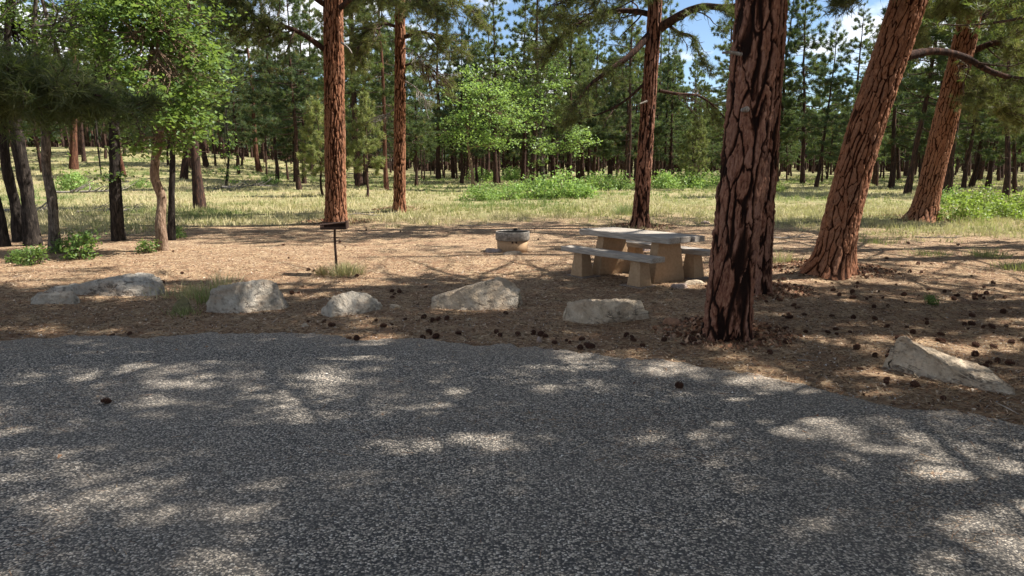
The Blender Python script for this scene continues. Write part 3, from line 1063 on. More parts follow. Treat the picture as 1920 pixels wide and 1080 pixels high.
# ------------------------------------------------------------------ litter on the ground
def litter(name, n, y0, y1, wide, size, thin, cols, seed, label, cat, lift=.006, road_p=0.03, tri=False):
    r = np.random.default_rng(seed)
    y = y0 + (y1 - y0) * r.random(n) ** 1.35
    x = r.uniform(-1, 1, n) * (y * .76 + .6)
    d = y - road_edge(x)
    keep = (d > .02 + .12 * (fbm2(x * 6, y * 6, 2, 3) - .5)) | (r.random(n) < road_p * np.exp(d / 1.6))
    x, y, d = x[keep], y[keep], d[keep]
    n = len(x)
    z = np.maximum(terrain(x, y), np.where(d < .03, .032, -1)) + lift * r.random(n)
    a = r.uniform(0, 2 * PI, n)
    tilt = r.normal(0, .22, n)
    dv = np.column_stack([np.cos(a), np.sin(a), tilt]); dv = norm(dv)
    sv = norm(np.cross(dv, np.array([0, 0, 1.]) + r.normal(0, .35, (n, 3))))
    L = (size * r.uniform(.4, 1.3, n))[:, None]; W = (thin * r.uniform(.5, 1.4, n))[:, None]
    c = np.column_stack([x, y, z + .3 * np.abs(tilt) * L[:, 0]])
    cc = np.array(cols)[r.integers(0, len(cols), n)] * r.uniform(.75, 1.25, (n, 1))
    if tri:
        V = np.stack([c - dv * L / 2 - sv * W / 2, c - dv * L / 2 + sv * W / 2, c + dv * L / 2], 1).reshape(-1, 3)
        Fq = np.arange(n * 3).reshape(-1, 3); C = np.repeat(cc, 3, 0)
    else:
        j = r.uniform(.6, 1.3, (n, 1))
        up = np.array([0, 0, 1.]) * W * .25
        V = np.stack([c - dv * L / 2, c - sv * W / 2 * j + up, c + dv * L / 2, c + sv * W / 2 + up], 1).reshape(-1, 3)
        Fq = np.arange(n * 4).reshape(-1, 4); C = np.repeat(cc, 4, 0)
    o = add(name, mesh_np(name, V, [Fq], M['litter'], C))
    tag(o, label, cat, kind='stuff')


litter('pine_needle_litter', 120000, 4.2, 15, 1, .12, .0042, [(.42, .27, .15), (.30, .16, .08), (.17, .085, .045), (.5, .38, .25)], 11,
       'dry brown pine needles strewn over the campsite dirt', 'needles', road_p=.02, tri=True)
litter('bark_flakes', 52000, 4.2, 24, 1, .032, .02, [(.46, .33, .22), (.30, .17, .1), (.12, .06, .04), (.55, .44, .33), (.08, .045, .03)], 12,
       'small bark flakes and wood chips scattered over the campsite dirt', 'wood chips', road_p=.02)
litter('gravel_chips', 9000, 4.2, 9.5, 1, .016, .013, [(.5, .46, .42), (.3, .28, .26), (.62, .58, .53), (.2, .19, .18)], 13,
       'loose grey gravel chips near the ragged road edge', 'gravel', road_p=.5)


litter('twig_litter', 2600, 4.4, 16, 1, .17, .007, [(.10, .06, .04), (.20, .15, .11), (.32, .27, .22)], 14,
       'short brown and grey twigs lying in the needle litter', 'twigs', road_p=.02)


def base_litter():
    r = np.random.default_rng(15)
    Vs, Cs, n = [], [], 1500
    for mx, my, mr, mh in MOUNDS:
        a = r.uniform(0, 2 * PI, n); d = .18 + mr * (.12 + .9 * r.random(n) ** 1.3)
        x = mx + np.cos(a) * d; y = my - .05 + np.sin(a) * d
        c = np.column_stack([x, y, terrain(x, y) + .012 * r.random(n)])
        dv = norm(np.column_stack([r.normal(0, 1, (n, 2)), r.normal(0, .35, n)])); sv = norm(np.cross(dv, rand_unit(r, n)))
        L = r.uniform(.02, .075, (n, 1)); W = L * r.uniform(.3, .7, (n, 1))
        up = np.array([0, 0, 1.]) * W * .3
        Vs.append(np.stack([c - dv * L / 2, c - sv * W / 2 + up, c + dv * L / 2, c + sv * W / 2 + up], 1).reshape(-1, 3))
        pal = np.array([(.30, .15, .085), (.20, .09, .05), (.40, .25, .16), (.09, .045, .03)])
        Cs.append(np.repeat(pal[r.integers(0, 4, n)] * r.uniform(.7, 1.2, (n, 1)), 4, 0))
    V = np.concatenate(Vs)
    o = add('shed_bark', mesh_np('shed_bark', V, [np.arange(len(V)).reshape(-1, 4)], M['litter'], np.concatenate(Cs)))
    tag(o, 'reddish shed bark flakes heaped round the feet of the big pines', 'bark flakes', kind='stuff')


base_litter()


def road_needles():
    r = np.random.default_rng(17)
    n = 60000
    y = 1.8 + 6.0 * r.random(n); x = r.uniform(-1, 1, n) * (y * .76 + .6)
    d = y - road_edge(x)
    dens = .85 * sstep(.56, .74, fbm2(x * .9 + 5, y * 1.4, 4, 61)) + .9 * np.exp(d / .25) + .02
    k = (d < .05) & (r.random(n) < dens * .35)
    x, y = x[k], y[k]; n = len(x)
    a = r.normal(.4, .9, n)
    dv = np.column_stack([np.cos(a), np.sin(a), r.normal(0, .05, n)]); sv = norm(np.cross(dv, np.tile([0, 0, 1.], (n, 1))))
    L = r.uniform(.03, .12, (n, 1)); W = .0032
    c = np.column_stack([x, y, np.full(n, .036) + .004 * r.random(n)])
    V = np.stack([c - dv * L / 2 - sv * W / 2, c - dv * L / 2 + sv * W / 2, c + dv * L / 2], 1).reshape(-1, 3)
    pal = np.array([(.34, .20, .11), (.22, .11, .06), (.44, .32, .2)])
    o = add('road_needles', mesh_np('road_needles', V, [np.arange(n * 3).reshape(-1, 3)], M['litter'], np.repeat(pal[r.integers(0, 3, n)], 3, 0)))
    tag(o, 'loose brown pine needles blown in thin drifts over the asphalt', 'needles', kind='stuff')


road_needles()


# ------------------------------------------------------------------ meadow grass
def grass_field(name, n, y0, y1, seed, hgt, cols, label, need=.25):
    r = np.random.default_rng(seed)
    y = y0 + (y1 - y0) * r.random(n) ** 1.25
    x = r.uniform(-1, 1, n) * (y * .76 + 1)
    g_ = grass_amount(x, y) * (.35 + 1.1 * fbm2(x * .6, y * .6, 3, seed))
    k = r.random(n) < np.clip((g_ - need) * 2, 0.0, 1)
    x, y = x[k], y[k]
    n = len(x)
    z = terrain(x, y)
    nb = 9
    wv = .006 + y * .00042
    hh = hgt * r.uniform(.5, 1.3, n) * (.6 + .8 * fbm2(x * .25, y * .25, 2, seed + 1))
    c = np.repeat(np.column_stack([x, y, z - .02]), nb, 0) + np.column_stack([r.normal(0, .07, (n * nb, 2)), np.zeros(n * nb)])
    d = norm(np.column_stack([r.normal(0, .38, (n * nb, 2)), np.ones(n * nb)]))
    sd = norm(np.column_stack([r.normal(0, 1, (n * nb, 2)), np.zeros(n * nb)]))
    H_ = np.repeat(hh, nb)[:, None] * r.uniform(.5, 1.2, (n * nb, 1)); W = np.repeat(wv, nb)[:, None]
    V = np.stack([c - sd * W, c + sd * W, c + d * H_], 1).reshape(-1, 3)
    pick = np.clip((fbm2(x * .18, y * .18, 3, 55) - .38) * 4 + r.normal(0, .25, n), 0, .999)
    cc = np.array(cols)
    ci = (pick * len(cc)).astype(int)
    C = np.repeat(cc[ci] * r.uniform(.8, 1.2, (n, 1)), nb * 3, 0)
    o = add(name, mesh_np(name, V, [np.arange(n * nb * 3).reshape(-1, 3)], M['grass'], C))
    tag(o, label, 'grass', kind='stuff')


GC = [(.55, .47, .28), (.50, .44, .24), (.40, .38, .19), (.28, .30, .13), (.20, .25, .10)]
grass_field('meadow_grass', 18000, 15, 85, 41, .20, GC, 'pale green and straw coloured grass of the forest meadow', .18)
grass_field('dry_grass', 9000, 12.5, 30, 42, .16, [(.5, .42, .26), (.42, .36, .2), (.30, .29, .13)], 'sparse dry grass at the edge of the campsite dirt', .02)

# ================================================================== BIG PINES
def trunk_axis(bx, by, top, r0, r1):
    """points from base to a far point given as the centre at some height, extrapolated to 20 m"""
    tx, ty, tz = top
    sl = ((tx - bx) / tz, (ty - by) / tz)
    zz = [-.06, .5, 1.2, 2.2, tz, 9, 14, 20]
    pts, rad = [], []
    for z in zz:
        pts.append((sl[0] * max(z, 0) * (1 if z <= tz else 1) if z <= tz else sl[0] * tz + sl[0] * (z - tz) * .6, (sl[1] * max(z, 0)), z))
        rad.append(np.interp(z, [0, 4, 12, 20], [r0, r1, r1 * .75, r1 * .2]))
    return pts, rad


HP = {}
for key, px, py, tpx, tpy, r0, r1, seg, fh, st, cw, cln, dep, fw, fla, seed, label in [
    ('front', 1362, 626, 1424, 0, .208, .200, 200, 3.8, .0135, .100, .55, .026, .052, .26, 1, 'thick ponderosa trunk with red bark plates, nearest the road'),
    ('behind', 1418, 548, 1452, 0, .165, .155, 130, 4.4, .020, .10, .5, .026, .055, .32, 2, 'dark pine half hidden behind the thick trunk nearest the road'),
    ('lean', 1556, 511, 1706, 0, .255, .240, 220, 5.2, .018, .070, .36, .024, .026, .75, 3, 'leaning ponderosa with sunlit orange bark right of the picnic table'),
    ('right', 1729, 412, 1812, 60, .325, .30, 170, 7.5, .03, .085, .36, .024, .032, .75, 4, 'stout leaning ponderosa at the far right beside the green shrubs'),
    ('middle', 1200, 424, 1229, 0, .20, .18, 130, 7.5, .035, .10, .5, .026, .045, .5, 5, 'straight pine with spreading limbs just behind the picnic table'),
    ('grill', 630, 419, 624, 0, .285, .265, 170, 7.5, .03, .075, .42, .03, .042, .2, 6, 'tall sunlit ponderosa standing behind the pedestal grill'),
    ('second', 749, 397, 750, 0, .195, .175, 110, 9, .04, .07, .45, .026, .04, .4, 7, 'slimmer pine with dead twigs right of the tall one behind the grill'),
]:
    bx, by = ground(px, py)
    bz = gz(bx, by)
    tp = at(tpx, tpy, by)
    pts, rad = trunk_axis(bx, by, (tp.x, by, tp.z - bz), r0, r1)
    e = empty('ponderosa_pine', (bx, by, bz), label, 'pine tree')
    if key == 'lean':
        pts = [(p[0] + (.10 * math.sin(min(p[2], 4.2) / 4.2 * PI) * -1), p[1], p[2]) for p in pts]
    add('trunk', bark_trunk('trunk', pts, rad, seg, fh, st, cw, cln, dep, fw, fla, .55, seed, mat='bark_orange' if key in ('lean', 'right', 'grill', 'second') else 'bark'), e)
    HP[key] = (e, pts, rad, (bx, by, bz))


class SiteCrown:
    pass


def site_crown(key, seed, z0, z1, R, nb, **kw):
    e, pts, rad, b_ = HP[key]
    f0 = axis_fn(pts, rad)
    # the crown is made in world coordinates for the shadow test, then moved to the tree's base
    def ax(z):
        a = f0(z); return [a[0] + b_[0], a[1] + b_[1], z, a[3]]
    before = set(bpy.data.objects)
    hero_crown(e, seed, ax, z0, z1, R, nb, **kw)
    for o in set(bpy.data.objects) - before:
        o.data.transform(__import__('mathutils').Matrix.Translation((-b_[0], -b_[1], 0)))


for key, zs in (('lean', (.6, 1.6, 2.6, 3.6)), ('grill', (.6, 2, 3.4, 4.8)), ('second', (1, 3, 5)), ('middle', (2., 3.4)), ('right', (1., 2.5, 4.))):
    f_ = axis_fn(HP[key][1], HP[key][2])
    for z_ in zs:
        a_ = f_(z_)
        SUNNY.append((a_[0] + HP[key][3][0], a_[1] + HP[key][3][1], z_, .75))
for z_, dx_, dy_ in ((.7, -.35, .4), (.7, .25, -.1), (.7, .5, -.5)):
    SUNNY.append((1.94 + dx_, 11.45 + dy_, z_, .30))
for px_, py_, z_, rd_ in [(235, 560, .3, .38), (170, 562, .2, .25), (500, 588, .25, .30), (680, 594, .2, .22), (900, 588, .35, .32), (960, 588, .3, .28), (1150, 608, .2, .30), (1720, 712, .25, .26), (1820, 730, .15, .22)]:
    gx0, gy0 = ground(px_, py_)
    SUNNY.append((gx0, gy0 + .25, z_, rd_))
for px_, py_, fpx, fpy, rd_ in [(304, 470, 310, 60, 1.2), (304, 470, 300, 165, 1.2), (304, 470, 350, 230, .9), (888, 357, 870, 240, 1.8), (888, 357, 900, 180, 1.8), (888, 357, 935, 265, 1.4),
                                (1017, 352, 1010, 180, 1.8), (1017, 352, 1070, 270, 1.5), (1017, 352, 1000, 230, 1.6), (689, 369, 690, 300, 1.3), (689, 369, 690, 230, 1.0), (606, 368, 600, 300, 1.2), (1291, 352, 1295, 290, 1.4),
                                (749, 397, 840, 130, 1.4), (749, 397, 800, 60, 1.3), (1800, 412, 1800, 400, 1.2), (1885, 412, 1885, 400, 1.2), (1000, 372, 1000, 360, 1.6), (1060, 372, 1060, 360, 1.6), (930, 374, 930, 365, 1.6)]:
    gx0, gy0 = ground(px_, py_)
    v = at(fpx, fpy, gy0)
    SUNNY.append((v.x, v.y, v.z, rd_))
site_crown('front', 101, 5.2, 19, 4.4, 72, spb=38)
site_crown('behind', 102, 5.6, 18, 4.0, 60, spb=34)
site_crown('lean', 103, 6.0, 19, 4.4, 66, spb=36)
site_crown('right', 104, 7.0, 19, 4.2, 42, spb=26, w=.033)
site_crown('middle', 105, 6.4, 18, 4.2, 52, spb=28, w=.033)
site_crown('grill', 106, 7.0, 19, 4.4, 52, spb=28, w=.033)
site_crown('second', 107, 7.6, 18, 3.6, 38, spb=26, w=.024)

# pines that stand just outside the picture and shade the road
off = [(7.2, 5.8, .26, 111, 'pine just outside the right edge shading the road'), (10.5, 9.2, .3, 112, 'pine outside the right edge beyond the long boulder'),
       (9.2, 1.8, .28, 113, 'pine beside the road to the right of the viewer'), (4.2, -2.6, .27, 114, 'pine behind the viewer on the right'),
       (15.5, 14.5, .3, 115, 'pine outside the right edge level with the leaning tree'), (-2.0, -3.5, .25, 116, 'pine behind the viewer on the left'),
       (12.0, 15.6, .26, 117, 'pine just outside the right edge behind the cone strewn dirt'), (13.8, 10.2, .3, 118, 'second pine outside the right edge beyond the long boulder'),
       (12.2, 5.0, .28, 119, 'pine well outside the right edge level with the road edge'), (7.6, -1.6, .26, 120, 'slim pine beside the road to the right of and behind the viewer'), (5.4, 2.2, .2, 122, 'young pine on the verge just right of the viewer')]
for x, y, r0, sd, lb in off:
    e = empty('ponderosa_pine', (x, y, gz(x, y) if y > 5 else -.05), lb, 'pine tree')
    pts = [(0, 0, -.05), (.03, .02, 1), (.05, .05, 4), (.15, .0, 10), (.1, .1, 19)]
    rad = [r0, r0 * .95, r0 * .9, r0 * .7, r0 * .15]
    add('trunk', bark_trunk('trunk', pts, rad, 60, 6, .06, .12, .4, .02, .04, .3, .5, sd, coarse=.4), e)
    HP[sd] = (e, pts, rad, (x, y, 0))
    site_crown(sd, sd, 4.6, 18.5, 4.3, 58, spb=32)

# visible limbs of the big pines, in coordinates relative to each tree's base
def rel(key, *pp):
    b_ = HP[key][3]
    o = []
    for px, py, dY in pp:
        v = at(px, py, b_[1] + dY)
        o.append((v.x - b_[0], v.y - b_[1], v.z - b_[2]))
    return o


DULL = ((.085, .10, .042), (.17, .16, .065), (.065, .085, .05))
WARM = ((.14, .145, .055), (.27, .235, .10), (.10, .12, .05))  # needle colours raised and yellowed to make these boughs look sunlit
mid = HP['middle'][0]
b1 = bough
bough(mid, 201, rel('middle', (1238, 52, 0), (1270, 32, -.3), (1310, 14, -.7), (1375, 12, -1.2), (1430, -10, -1.6)), [.13, .11, .09, .07, .03], 16, .9, 4, start=.25, cols=DULL, w=.0105, bark='bark_far', hang=.5)
bough(mid, 202, rel('middle', (1222, 60, 0), (1180, 105, -.4), (1130, 140, -.8), (1095, 172, -1.1), (1080, 200, -1.2)), [.10, .075, .05, .03, .012], 24, .9, 3, start=.15, cols=DULL, w=.0105, bark='bark_far', hang=.35)
bough(mid, 203, rel('middle', (1232, 30, 0), (1180, 20, .2), (1120, 30, .3), (1060, 60, .3), (1020, 95, .2)), [.08, .07, .05, .03, .012], 44, 1.2, 4, start=.1, cols=DULL, w=.0105, bark='bark_far', hang=.25, dead=.1)
bough(mid, 204, rel('middle', (1236, 170, 0), (1270, 176, .1), (1310, 180, .2), (1345, 205, .3), (1370, 235, .3)), [.05, .04, .03, .022, .01], 22, .8, 4, start=.2, cols=DULL, w=.0105, bark='bark_far', hang=.3)
bough(mid, 205, rel('middle', (1250, 45, 0), (1275, 62, -.4), (1300, 70, -.6), (1310, 100, -.7), (1325, 120, -.7)), [.05, .045, .035, .02, .008], 16, .6, 3, start=.2, cols=DULL, w=.0105, bark='bark_far', hang=.5)
bough(mid, 206, rel('middle', (1215, 150, 0), (1170, 190, -.2), (1120, 215, -.3), (1060, 225, -.4)), [.04, .03, .02, .01], 14, .8, 3, start=.2, cols=DULL, w=.0105, bark='bark_far', hang=.2)
bough(mid, 207, rel('middle', (1228, 5, 0), (1190, -25, -.6), (1120, -20, -1.2), (1040, 10, -1.6)), [.08, .06, .04, .02], 36, 1.1, 4, start=.1, cols=DULL, w=.0105, bark='bark_far', hang=.35, dead=.05)
ln_ = HP['lean'][0]
bough(ln_, 211, rel('lean', (1700, 105, 0), (1750, 96, .2), (1810, 108, .4), (1860, 135, .5), (1930, 150, .6), (2010, 130, .8)), [.075, .055, .05, .042, .035, .015], 18, .7, 4, start=.3, cols=DULL, bark='bark_far', hang=.2, dead=.4)
bough(ln_, 212, rel('lean', (1690, 0, 0), (1660, -30, -.2), (1640, -40, -.4), (1605, -25, -.5), (1590, 0, -.5)), [.05, .04, .03, .02, .01], 18, .55, 4, start=.3, cols=DULL, bark='twig', hang=.5)
rt = HP['right'][0]
for q, (pp, sd) in enumerate([(((1825, 95, 0), (1870, 80, -.4), (1910, 90, -.8), (1960, 130, -1.2)), 221), (((1820, 40, 0), (1760, 15, -.5), (1710, 30, -.9), (1690, 80, -1.0)), 222),
                              (((1815, 60, 0), (1860, 20, .3), (1900, 30, .5), (1950, 60, .8)), 223), (((1800, 120, 0), (1840, 170, -.6), (1880, 200, -.9), (1925, 215, -1.1)), 224), (((1825, 30, 0), (1800, -10, -1.), (1840, -20, -2), (1900, 10, -2.5)), 225)]):
    bough(rt, sd, rel('right', *pp), [.10, .07, .05, .02], 60, 1.15, 5, start=.15, cols=WARM, w=.012, bark='bark_far', hang=.25, dead=.1)
g2 = HP['second'][0]
for pp, sd, rr, hg in [(((755, 70, 0), (790, 60, -.3), (830, 75, -.5), (865, 95, -.6)), 231, .07, .3), (((745, 50, 0), (715, 45, -.3), (690, 70, -.5), (665, 95, -.6)), 232, .06, .3),
                       (((752, 125, 0), (780, 118, 0), (810, 130, .2), (835, 150, .2)), 233, .05, .35), (((755, 10, 0), (800, -10, -.8), (850, 0, -1.4), (900, 30, -1.8)), 234, .08, .3), (((745, 5, 0), (700, -20, -.6), (660, -10, -1), (620, 20, -1.3)), 235, .08, .3)]:
    bough(g2, sd, rel('second', *pp), [rr, rr * .75, rr * .5, .012], 38, 1.2, 4, start=.15, cols=WARM, w=.014, bark='bark_far', hang=hg, dead=.15)
for pp, sd in [(((756, 150, 0), (780, 165, -.2), (795, 185, -.3), (800, 205, -.3)), 236), (((744, 200, 0), (725, 215, 0), (700, 220, 0)), 237), (((754, 90, 0), (775, 95, -.4), (790, 110, -.5)), 238)]:
    bough(g2, sd, rel('second', *pp), [.03] + [.018] * (len(pp) - 2) + [.006], 16, .7, 1, fol=False, bark='deadwood', hang=.5, bare_mat='deadwood')
g1 = HP['grill'][0]
for pp, sd in [(((612, 95, 0), (560, 60, -.6), (500, 40, -1.2), (430, 35, -1.8)), 241), (((630, 20, 0), (690, -20, -.8), (760, -20, -1.4), (820, 10, -1.8)), 242), (((612, 10, 0), (540, -30, -1), (470, -30, -1.6), (400, 0, -2)), 243)]:
    bough(g1, sd, rel('grill', *pp), [.08, .06, .04, .015], 40, 1.2, 4, start=.35, cols=DULL, w=.015, bark='bark_far', hang=.4, dead=.2)
# broken stubs on the big trunks
for key, pp, rr in [('front', ((1390, 102, -.2), (1368, 98, -.26), (1355, 99, -.3)), .018), ('front', ((1400, 205, -.2), (1392, 206, -.28)), .03), ('grill', ((640, 80, -.25), (655, 92, -.4), (660, 100, -.45)), .03), ('middle', ((1213, 190, -.2), (1199, 195, -.3)), .03)]:
    pr = rel(key, *pp)
    me, _, _ = lumpy_tube('branch_stub', pr, np.linspace(rr, rr * .6, len(pr)), M['deadwood'], 8, .08, 3, 10)
    add('branch_stub', me, HP[key][0])

# the pine outside the left edge whose low bough hangs across the view
bx, by = -8.4, 8.6
e = empty('ponderosa_pine', (bx, by, gz(bx, by)), 'pine whose dark low needle bough hangs across the upper left', 'pine tree')
pts = [(0, 0, -.05), (0, .02, 1), (-.1, .05, 4), (-.15, .0, 10), (-.1, .1, 16)]; rad = [.2, .19, .18, .13, .03]
add('trunk', bark_trunk('trunk', pts, rad, 50, 5, .08, .12, .4, .02, .04, .3, .5, 131, coarse=.4), e)
HP['left'] = (e, pts, rad, (bx, by, gz(bx, by)))
site_crown('left', 131, 5.2, 15, 3.4, 40, spb=24)
DARK = ((.065, .080, .034), (.125, .12, .046), (.05, .068, .036))
for pp, sd, nt_, tl in [(((-420, 150, 0), (-120, 165, -.3), (60, 180, -.5), (190, 195, -.5), (262, 205, -.5)), 141, 70, .55),
                        (((-420, 130, 0), (-150, 135, -.9), (-20, 150, -1.1), (100, 165, -1.2), (190, 180, -1.2)), 142, 70, .5),
                        (((-420, 170, 0), (-200, 180, .4), (-60, 185, .3), (50, 195, .2), (130, 205, .1)), 143, 60, .5),
                        (((-420, 110, 0), (-160, 105, -.4), (-50, 120, -.5), (60, 135, -.6), (150, 160, -.6)), 144, 50, .5)]:
    bough(e, sd, rel('left', *pp), [.06, .04, .03, .02, .01], int(nt_ * .8), tl, 4, start=.38, cols=DARK, w=.010, L=.16, nn=16, bark='bark_far', hang=.05, dead=.05, up=.05)

# ================================================================== PINE VARIANTS
YOUNG = ((.17, .19, .065), (.31, .30, .11), (.12, .17, .075))
BLUE = ((.045, .075, .042), (.095, .12, .052), (.045, .08, .064))
KIND = {
    'mature': [pine_parts(300 + k, 18 + k, 4.6 + k * .7, 3.1, 84, 24, 14, .27, .038, .24, 18, .7) for k in range(3)],
    'bushy': [pine_parts(310 + k, 12.5 + k, 2.3 + .45 * k, 2.7, 100, 22, 14, .25, .032, .15, 14, .8, BLUE) for k in range(3)],
    'pole': [pine_parts(320 + k, 15 + k, 4.2 + k, 2.0, 60, 17, 13, .25, .034, .12, 34, .6) for k in range(3)],
    'young': [pine_parts(330 + k, 4.6 + .3 * k, 1.2, 1.2, 62, 20, 13, .17, .022, .06, 3, .85, YOUNG) for k in range(3)],
}
rr = random.Random(5)


def lean_for(px):
    return math.radians(5.0) * max(-1, min(1, (px - 960) / 800)) * (1 if abs(px - 960) > 320 else .3)


# trees whose bases can be picked out one by one: px, py, kind, trunk width px, label, bark
NAMED = [
    (138, 318, 'mature', 14, 'reddish ponderosa on the far left slope above a green bush', 'bark_red'),
    (158, 303, 'mature', 7, 'thin dark pine on the far slope beside the reddish one', None),
    (198, 297, 'pole', 6, 'slanting slim pine high on the far left slope', None),
    (231, 330, 'mature', 9, 'reddish pine just behind the black trunk at left', 'bark_red'),
    (375, 391, 'mature', 19, 'dark pine standing alone in the meadow left of the grill', None),
    (404, 311, 'pole', 5, 'slim far pine left of the meadow sapling', None),
    (419, 297, 'mature', 9, 'far thick trunk on the left slope above the meadow sapling', None),
    (453, 311, 'pole', 5, 'thin far pine right of the meadow sapling', None),
    (486, 322, 'mature', 9, 'reddish far pine beside the slanting thin trunk', 'bark_red'),
    (501, 333, 'pole', 5, 'slanting thin pine in the left meadow', None),
    (520, 344, 'bushy', 7, 'bushy bluish pine left of the two close dark trunks', None),
    (540, 337, 'pole', 4, 'thin far pine between the bushy meadow pines', None),
    (553, 341, 'bushy', 5, 'bluish pine just left of the darkest meadow trunk', None),
    (561, 356, 'bushy', 9, 'tall bushy pine nearest of the group left of the grill tree', None),
    (571, 344, 'bushy', 7, 'dark trunk close behind the tall bushy pine', None),
    (606, 368, 'young', 4, 'yellow green young pine half hidden by the tall grill tree', None),
    (689, 369, 'young', 5, 'bright yellow green young pine between the two big trunks', None),
    (673, 352, 'mature', 13, 'thick dark pine behind the bright young pine', None),
    (725, 358, 'pole', 12, 'dull brown pine close left of the slimmer big pine', 'bark_red'),
    (792, 335, 'pole', 4, 'slender twin far pine right of the slimmer big pine', None),
    (822, 337, 'mature', 9, 'dark pine left of the sunlit oak', None),
    (833, 336, 'pole', 4, 'thin pole pine touching the dark pine left of the oak', None),
    (857, 336, 'pole', 4, 'thin pole pine just left of the sunlit oak', None),
    (930, 344, 'mature', 9, 'tall dark pine between the two sunlit oaks', None),
    (937, 343, 'pole', 5, 'pole pine touching the dark one between the oaks', None),
    (981, 341, 'mature', 9, 'straight dark pine behind the second sunlit oak', None),
    (1037, 331, 'mature', 8, 'tall pine above the middle of the oak thicket', None),
    (1067, 332, 'mature', 11, 'thick black trunk behind the right oak branches', None),
    (1112, 330, 'mature', 7, 'dark pine right of the oak thicket', None),
    (1179, 350, 'pole', 9, 'dark pine close behind the straight pine by the table', None),
    (1291, 352, 'young', 5, 'pale green young pine above the thicket right of the table tree', None),
    (1455, 343, 'mature', 9, 'dark slanting pine right of the paired front trunks', None),
    (1505, 344, 'bushy', 9, 'black trunk left of the leaning ponderosa', None),
    (1530, 351, 'bushy', 7, 'bushy pine with thin trunk nearest the leaning ponderosa', None),
    (1541, 342, 'pole', 4, 'thin pole just left of the leaning ponderosa', None),
    (1636, 345, 'pole', 6, 'slim pine just right of the leaning ponderosa', None),
    (1671, 352, 'bushy', 10, 'dark pine between the two leaning ponderosas', None),
    (1701, 363, 'bushy', 13, 'thick black trunk against the stout right ponderosa', None),
    (1775, 363, 'mature', 16, 'thick black trunk right of the stout ponderosa', None),
    (1821, 350, 'bushy', 10, 'dark pine behind the right green shrubs', None),
    (1852, 352, 'mature', 9, 'far dark pine above the right shrubs', None),
    (1885, 373, 'mature', 11, 'slanting black pine near the right edge', None),
    (1904, 364, 'bushy', 8, 'dark pine touching the right edge', None),
    (1588, 336, 'mature', 8, 'far pine hidden mostly by the leaning ponderosa', None),
]
R0 = {'mature': .24, 'bushy': .15, 'pole': .17, 'young': .06}
taken = []
for q, (px, py, kd, wpx, lb, bk) in enumerate(NAMED):
    x, y = ground(px, py)
    x = float(x); y = float(y)
    need = wpx * y / F_PX / 2
    s = need / R0[kd]
    s = max(.6, min(1.1, s)) if kd != 'young' else 1.0
    parts = KIND[kd][q % len(KIND[kd])]
    e = place_pine(parts, 'young_pine' if kd == 'young' else 'pine_tree', (x, y, gz(x, y) - .05), s, rr.uniform(0, 6.28), (lean_for(px), 0), lb, 'pine tree', 'pines in and beyond the meadow', bark=bk)
    taken.append((x, y))

# the wood beyond
n_bg = 0
tries = 0
while n_bg < 298 and tries < 9000:
    tries += 1
    y = 46 + 68 * rr.random() ** 1.25
    x = rr.uniform(-.80, .80) * y
    ang = x / y
    dens = 1.0 if ang > -.12 else (.6 if ang > -.3 else .55)
    if y < 60: dens *= .55
    if rr.random() > dens: continue
    if any((x - a) ** 2 + (y - c_) ** 2 < (1.6 if y > 60 else 7) for a, c_ in taken): continue
    if not sunny_ok(np.array([[x, y, h_] for h_ in (3., 4.5, 6., 7.5, 9., 10.5, 12., 14.)]), 1.5).all(): continue
    kd = rr.choices(['mature', 'bushy', 'pole'], [.34, .48, .18])[0]
    pxx = 960 + ang * 1400
    reg = ('on the far slope left of the pale tan oak' if pxx < 300 else 'in the far wood between the tan oak and the grill tree' if pxx < 610 else 'in the far wood between the two big trunks left of centre' if pxx < 750 else
           'in the dark wood behind the two sunlit oaks' if pxx < 1130 else 'in the dark wood behind the table and front trunk' if pxx < 1440 else 'in the far wood seen left of the leaning ponderosa' if pxx < 1600 else 'in the far wood at the right edge')
    kn = {'mature': 'tall dark pine', 'bushy': 'low crowned bluish pine', 'pole': 'thin pole pine'}[kd]
    place_pine(rr.choice(KIND[kd]), 'pine_tree', (x, y, gz(x, y) - .08), (rr.uniform(.68, .95) if y > 58 else rr.uniform(.7, 1.0)) * (.68 if 1470 < pxx < 1650 or 1270 < pxx < 1360 or 790 < pxx < 830 else 1), rr.uniform(0, 6.28), (lean_for(pxx), rr.gauss(0, .015)), kn + ' ' + reg, 'pine tree', kn + 's ' + reg)
    taken.append((x, y)); n_bg += 1

# side and rear woods, only a few rows, so that the place goes on beyond the frame
for q in range(34):
    s_ = 1 if q % 2 else -1
    y = rr.uniform(12, 46); x = s_ * (y * .74 + rr.uniform(2.5, 14))
    if not sunny_ok(np.array([[x, y, h_] for h_ in (3., 4.5, 6., 7.5, 9., 10.5, 12., 14., 16.)]), 2.6).all(): continue
    place_pine(rr.choice(KIND['mature'] + KIND['bushy']), 'pine_tree', (x, y, gz(x, y) - .06), rr.uniform(.8, 1.1), rr.uniform(0, 6.28), (0, 0), 'pine of the wood flanking the campsite outside the view', 'pine tree', 'pines flanking the campsite')

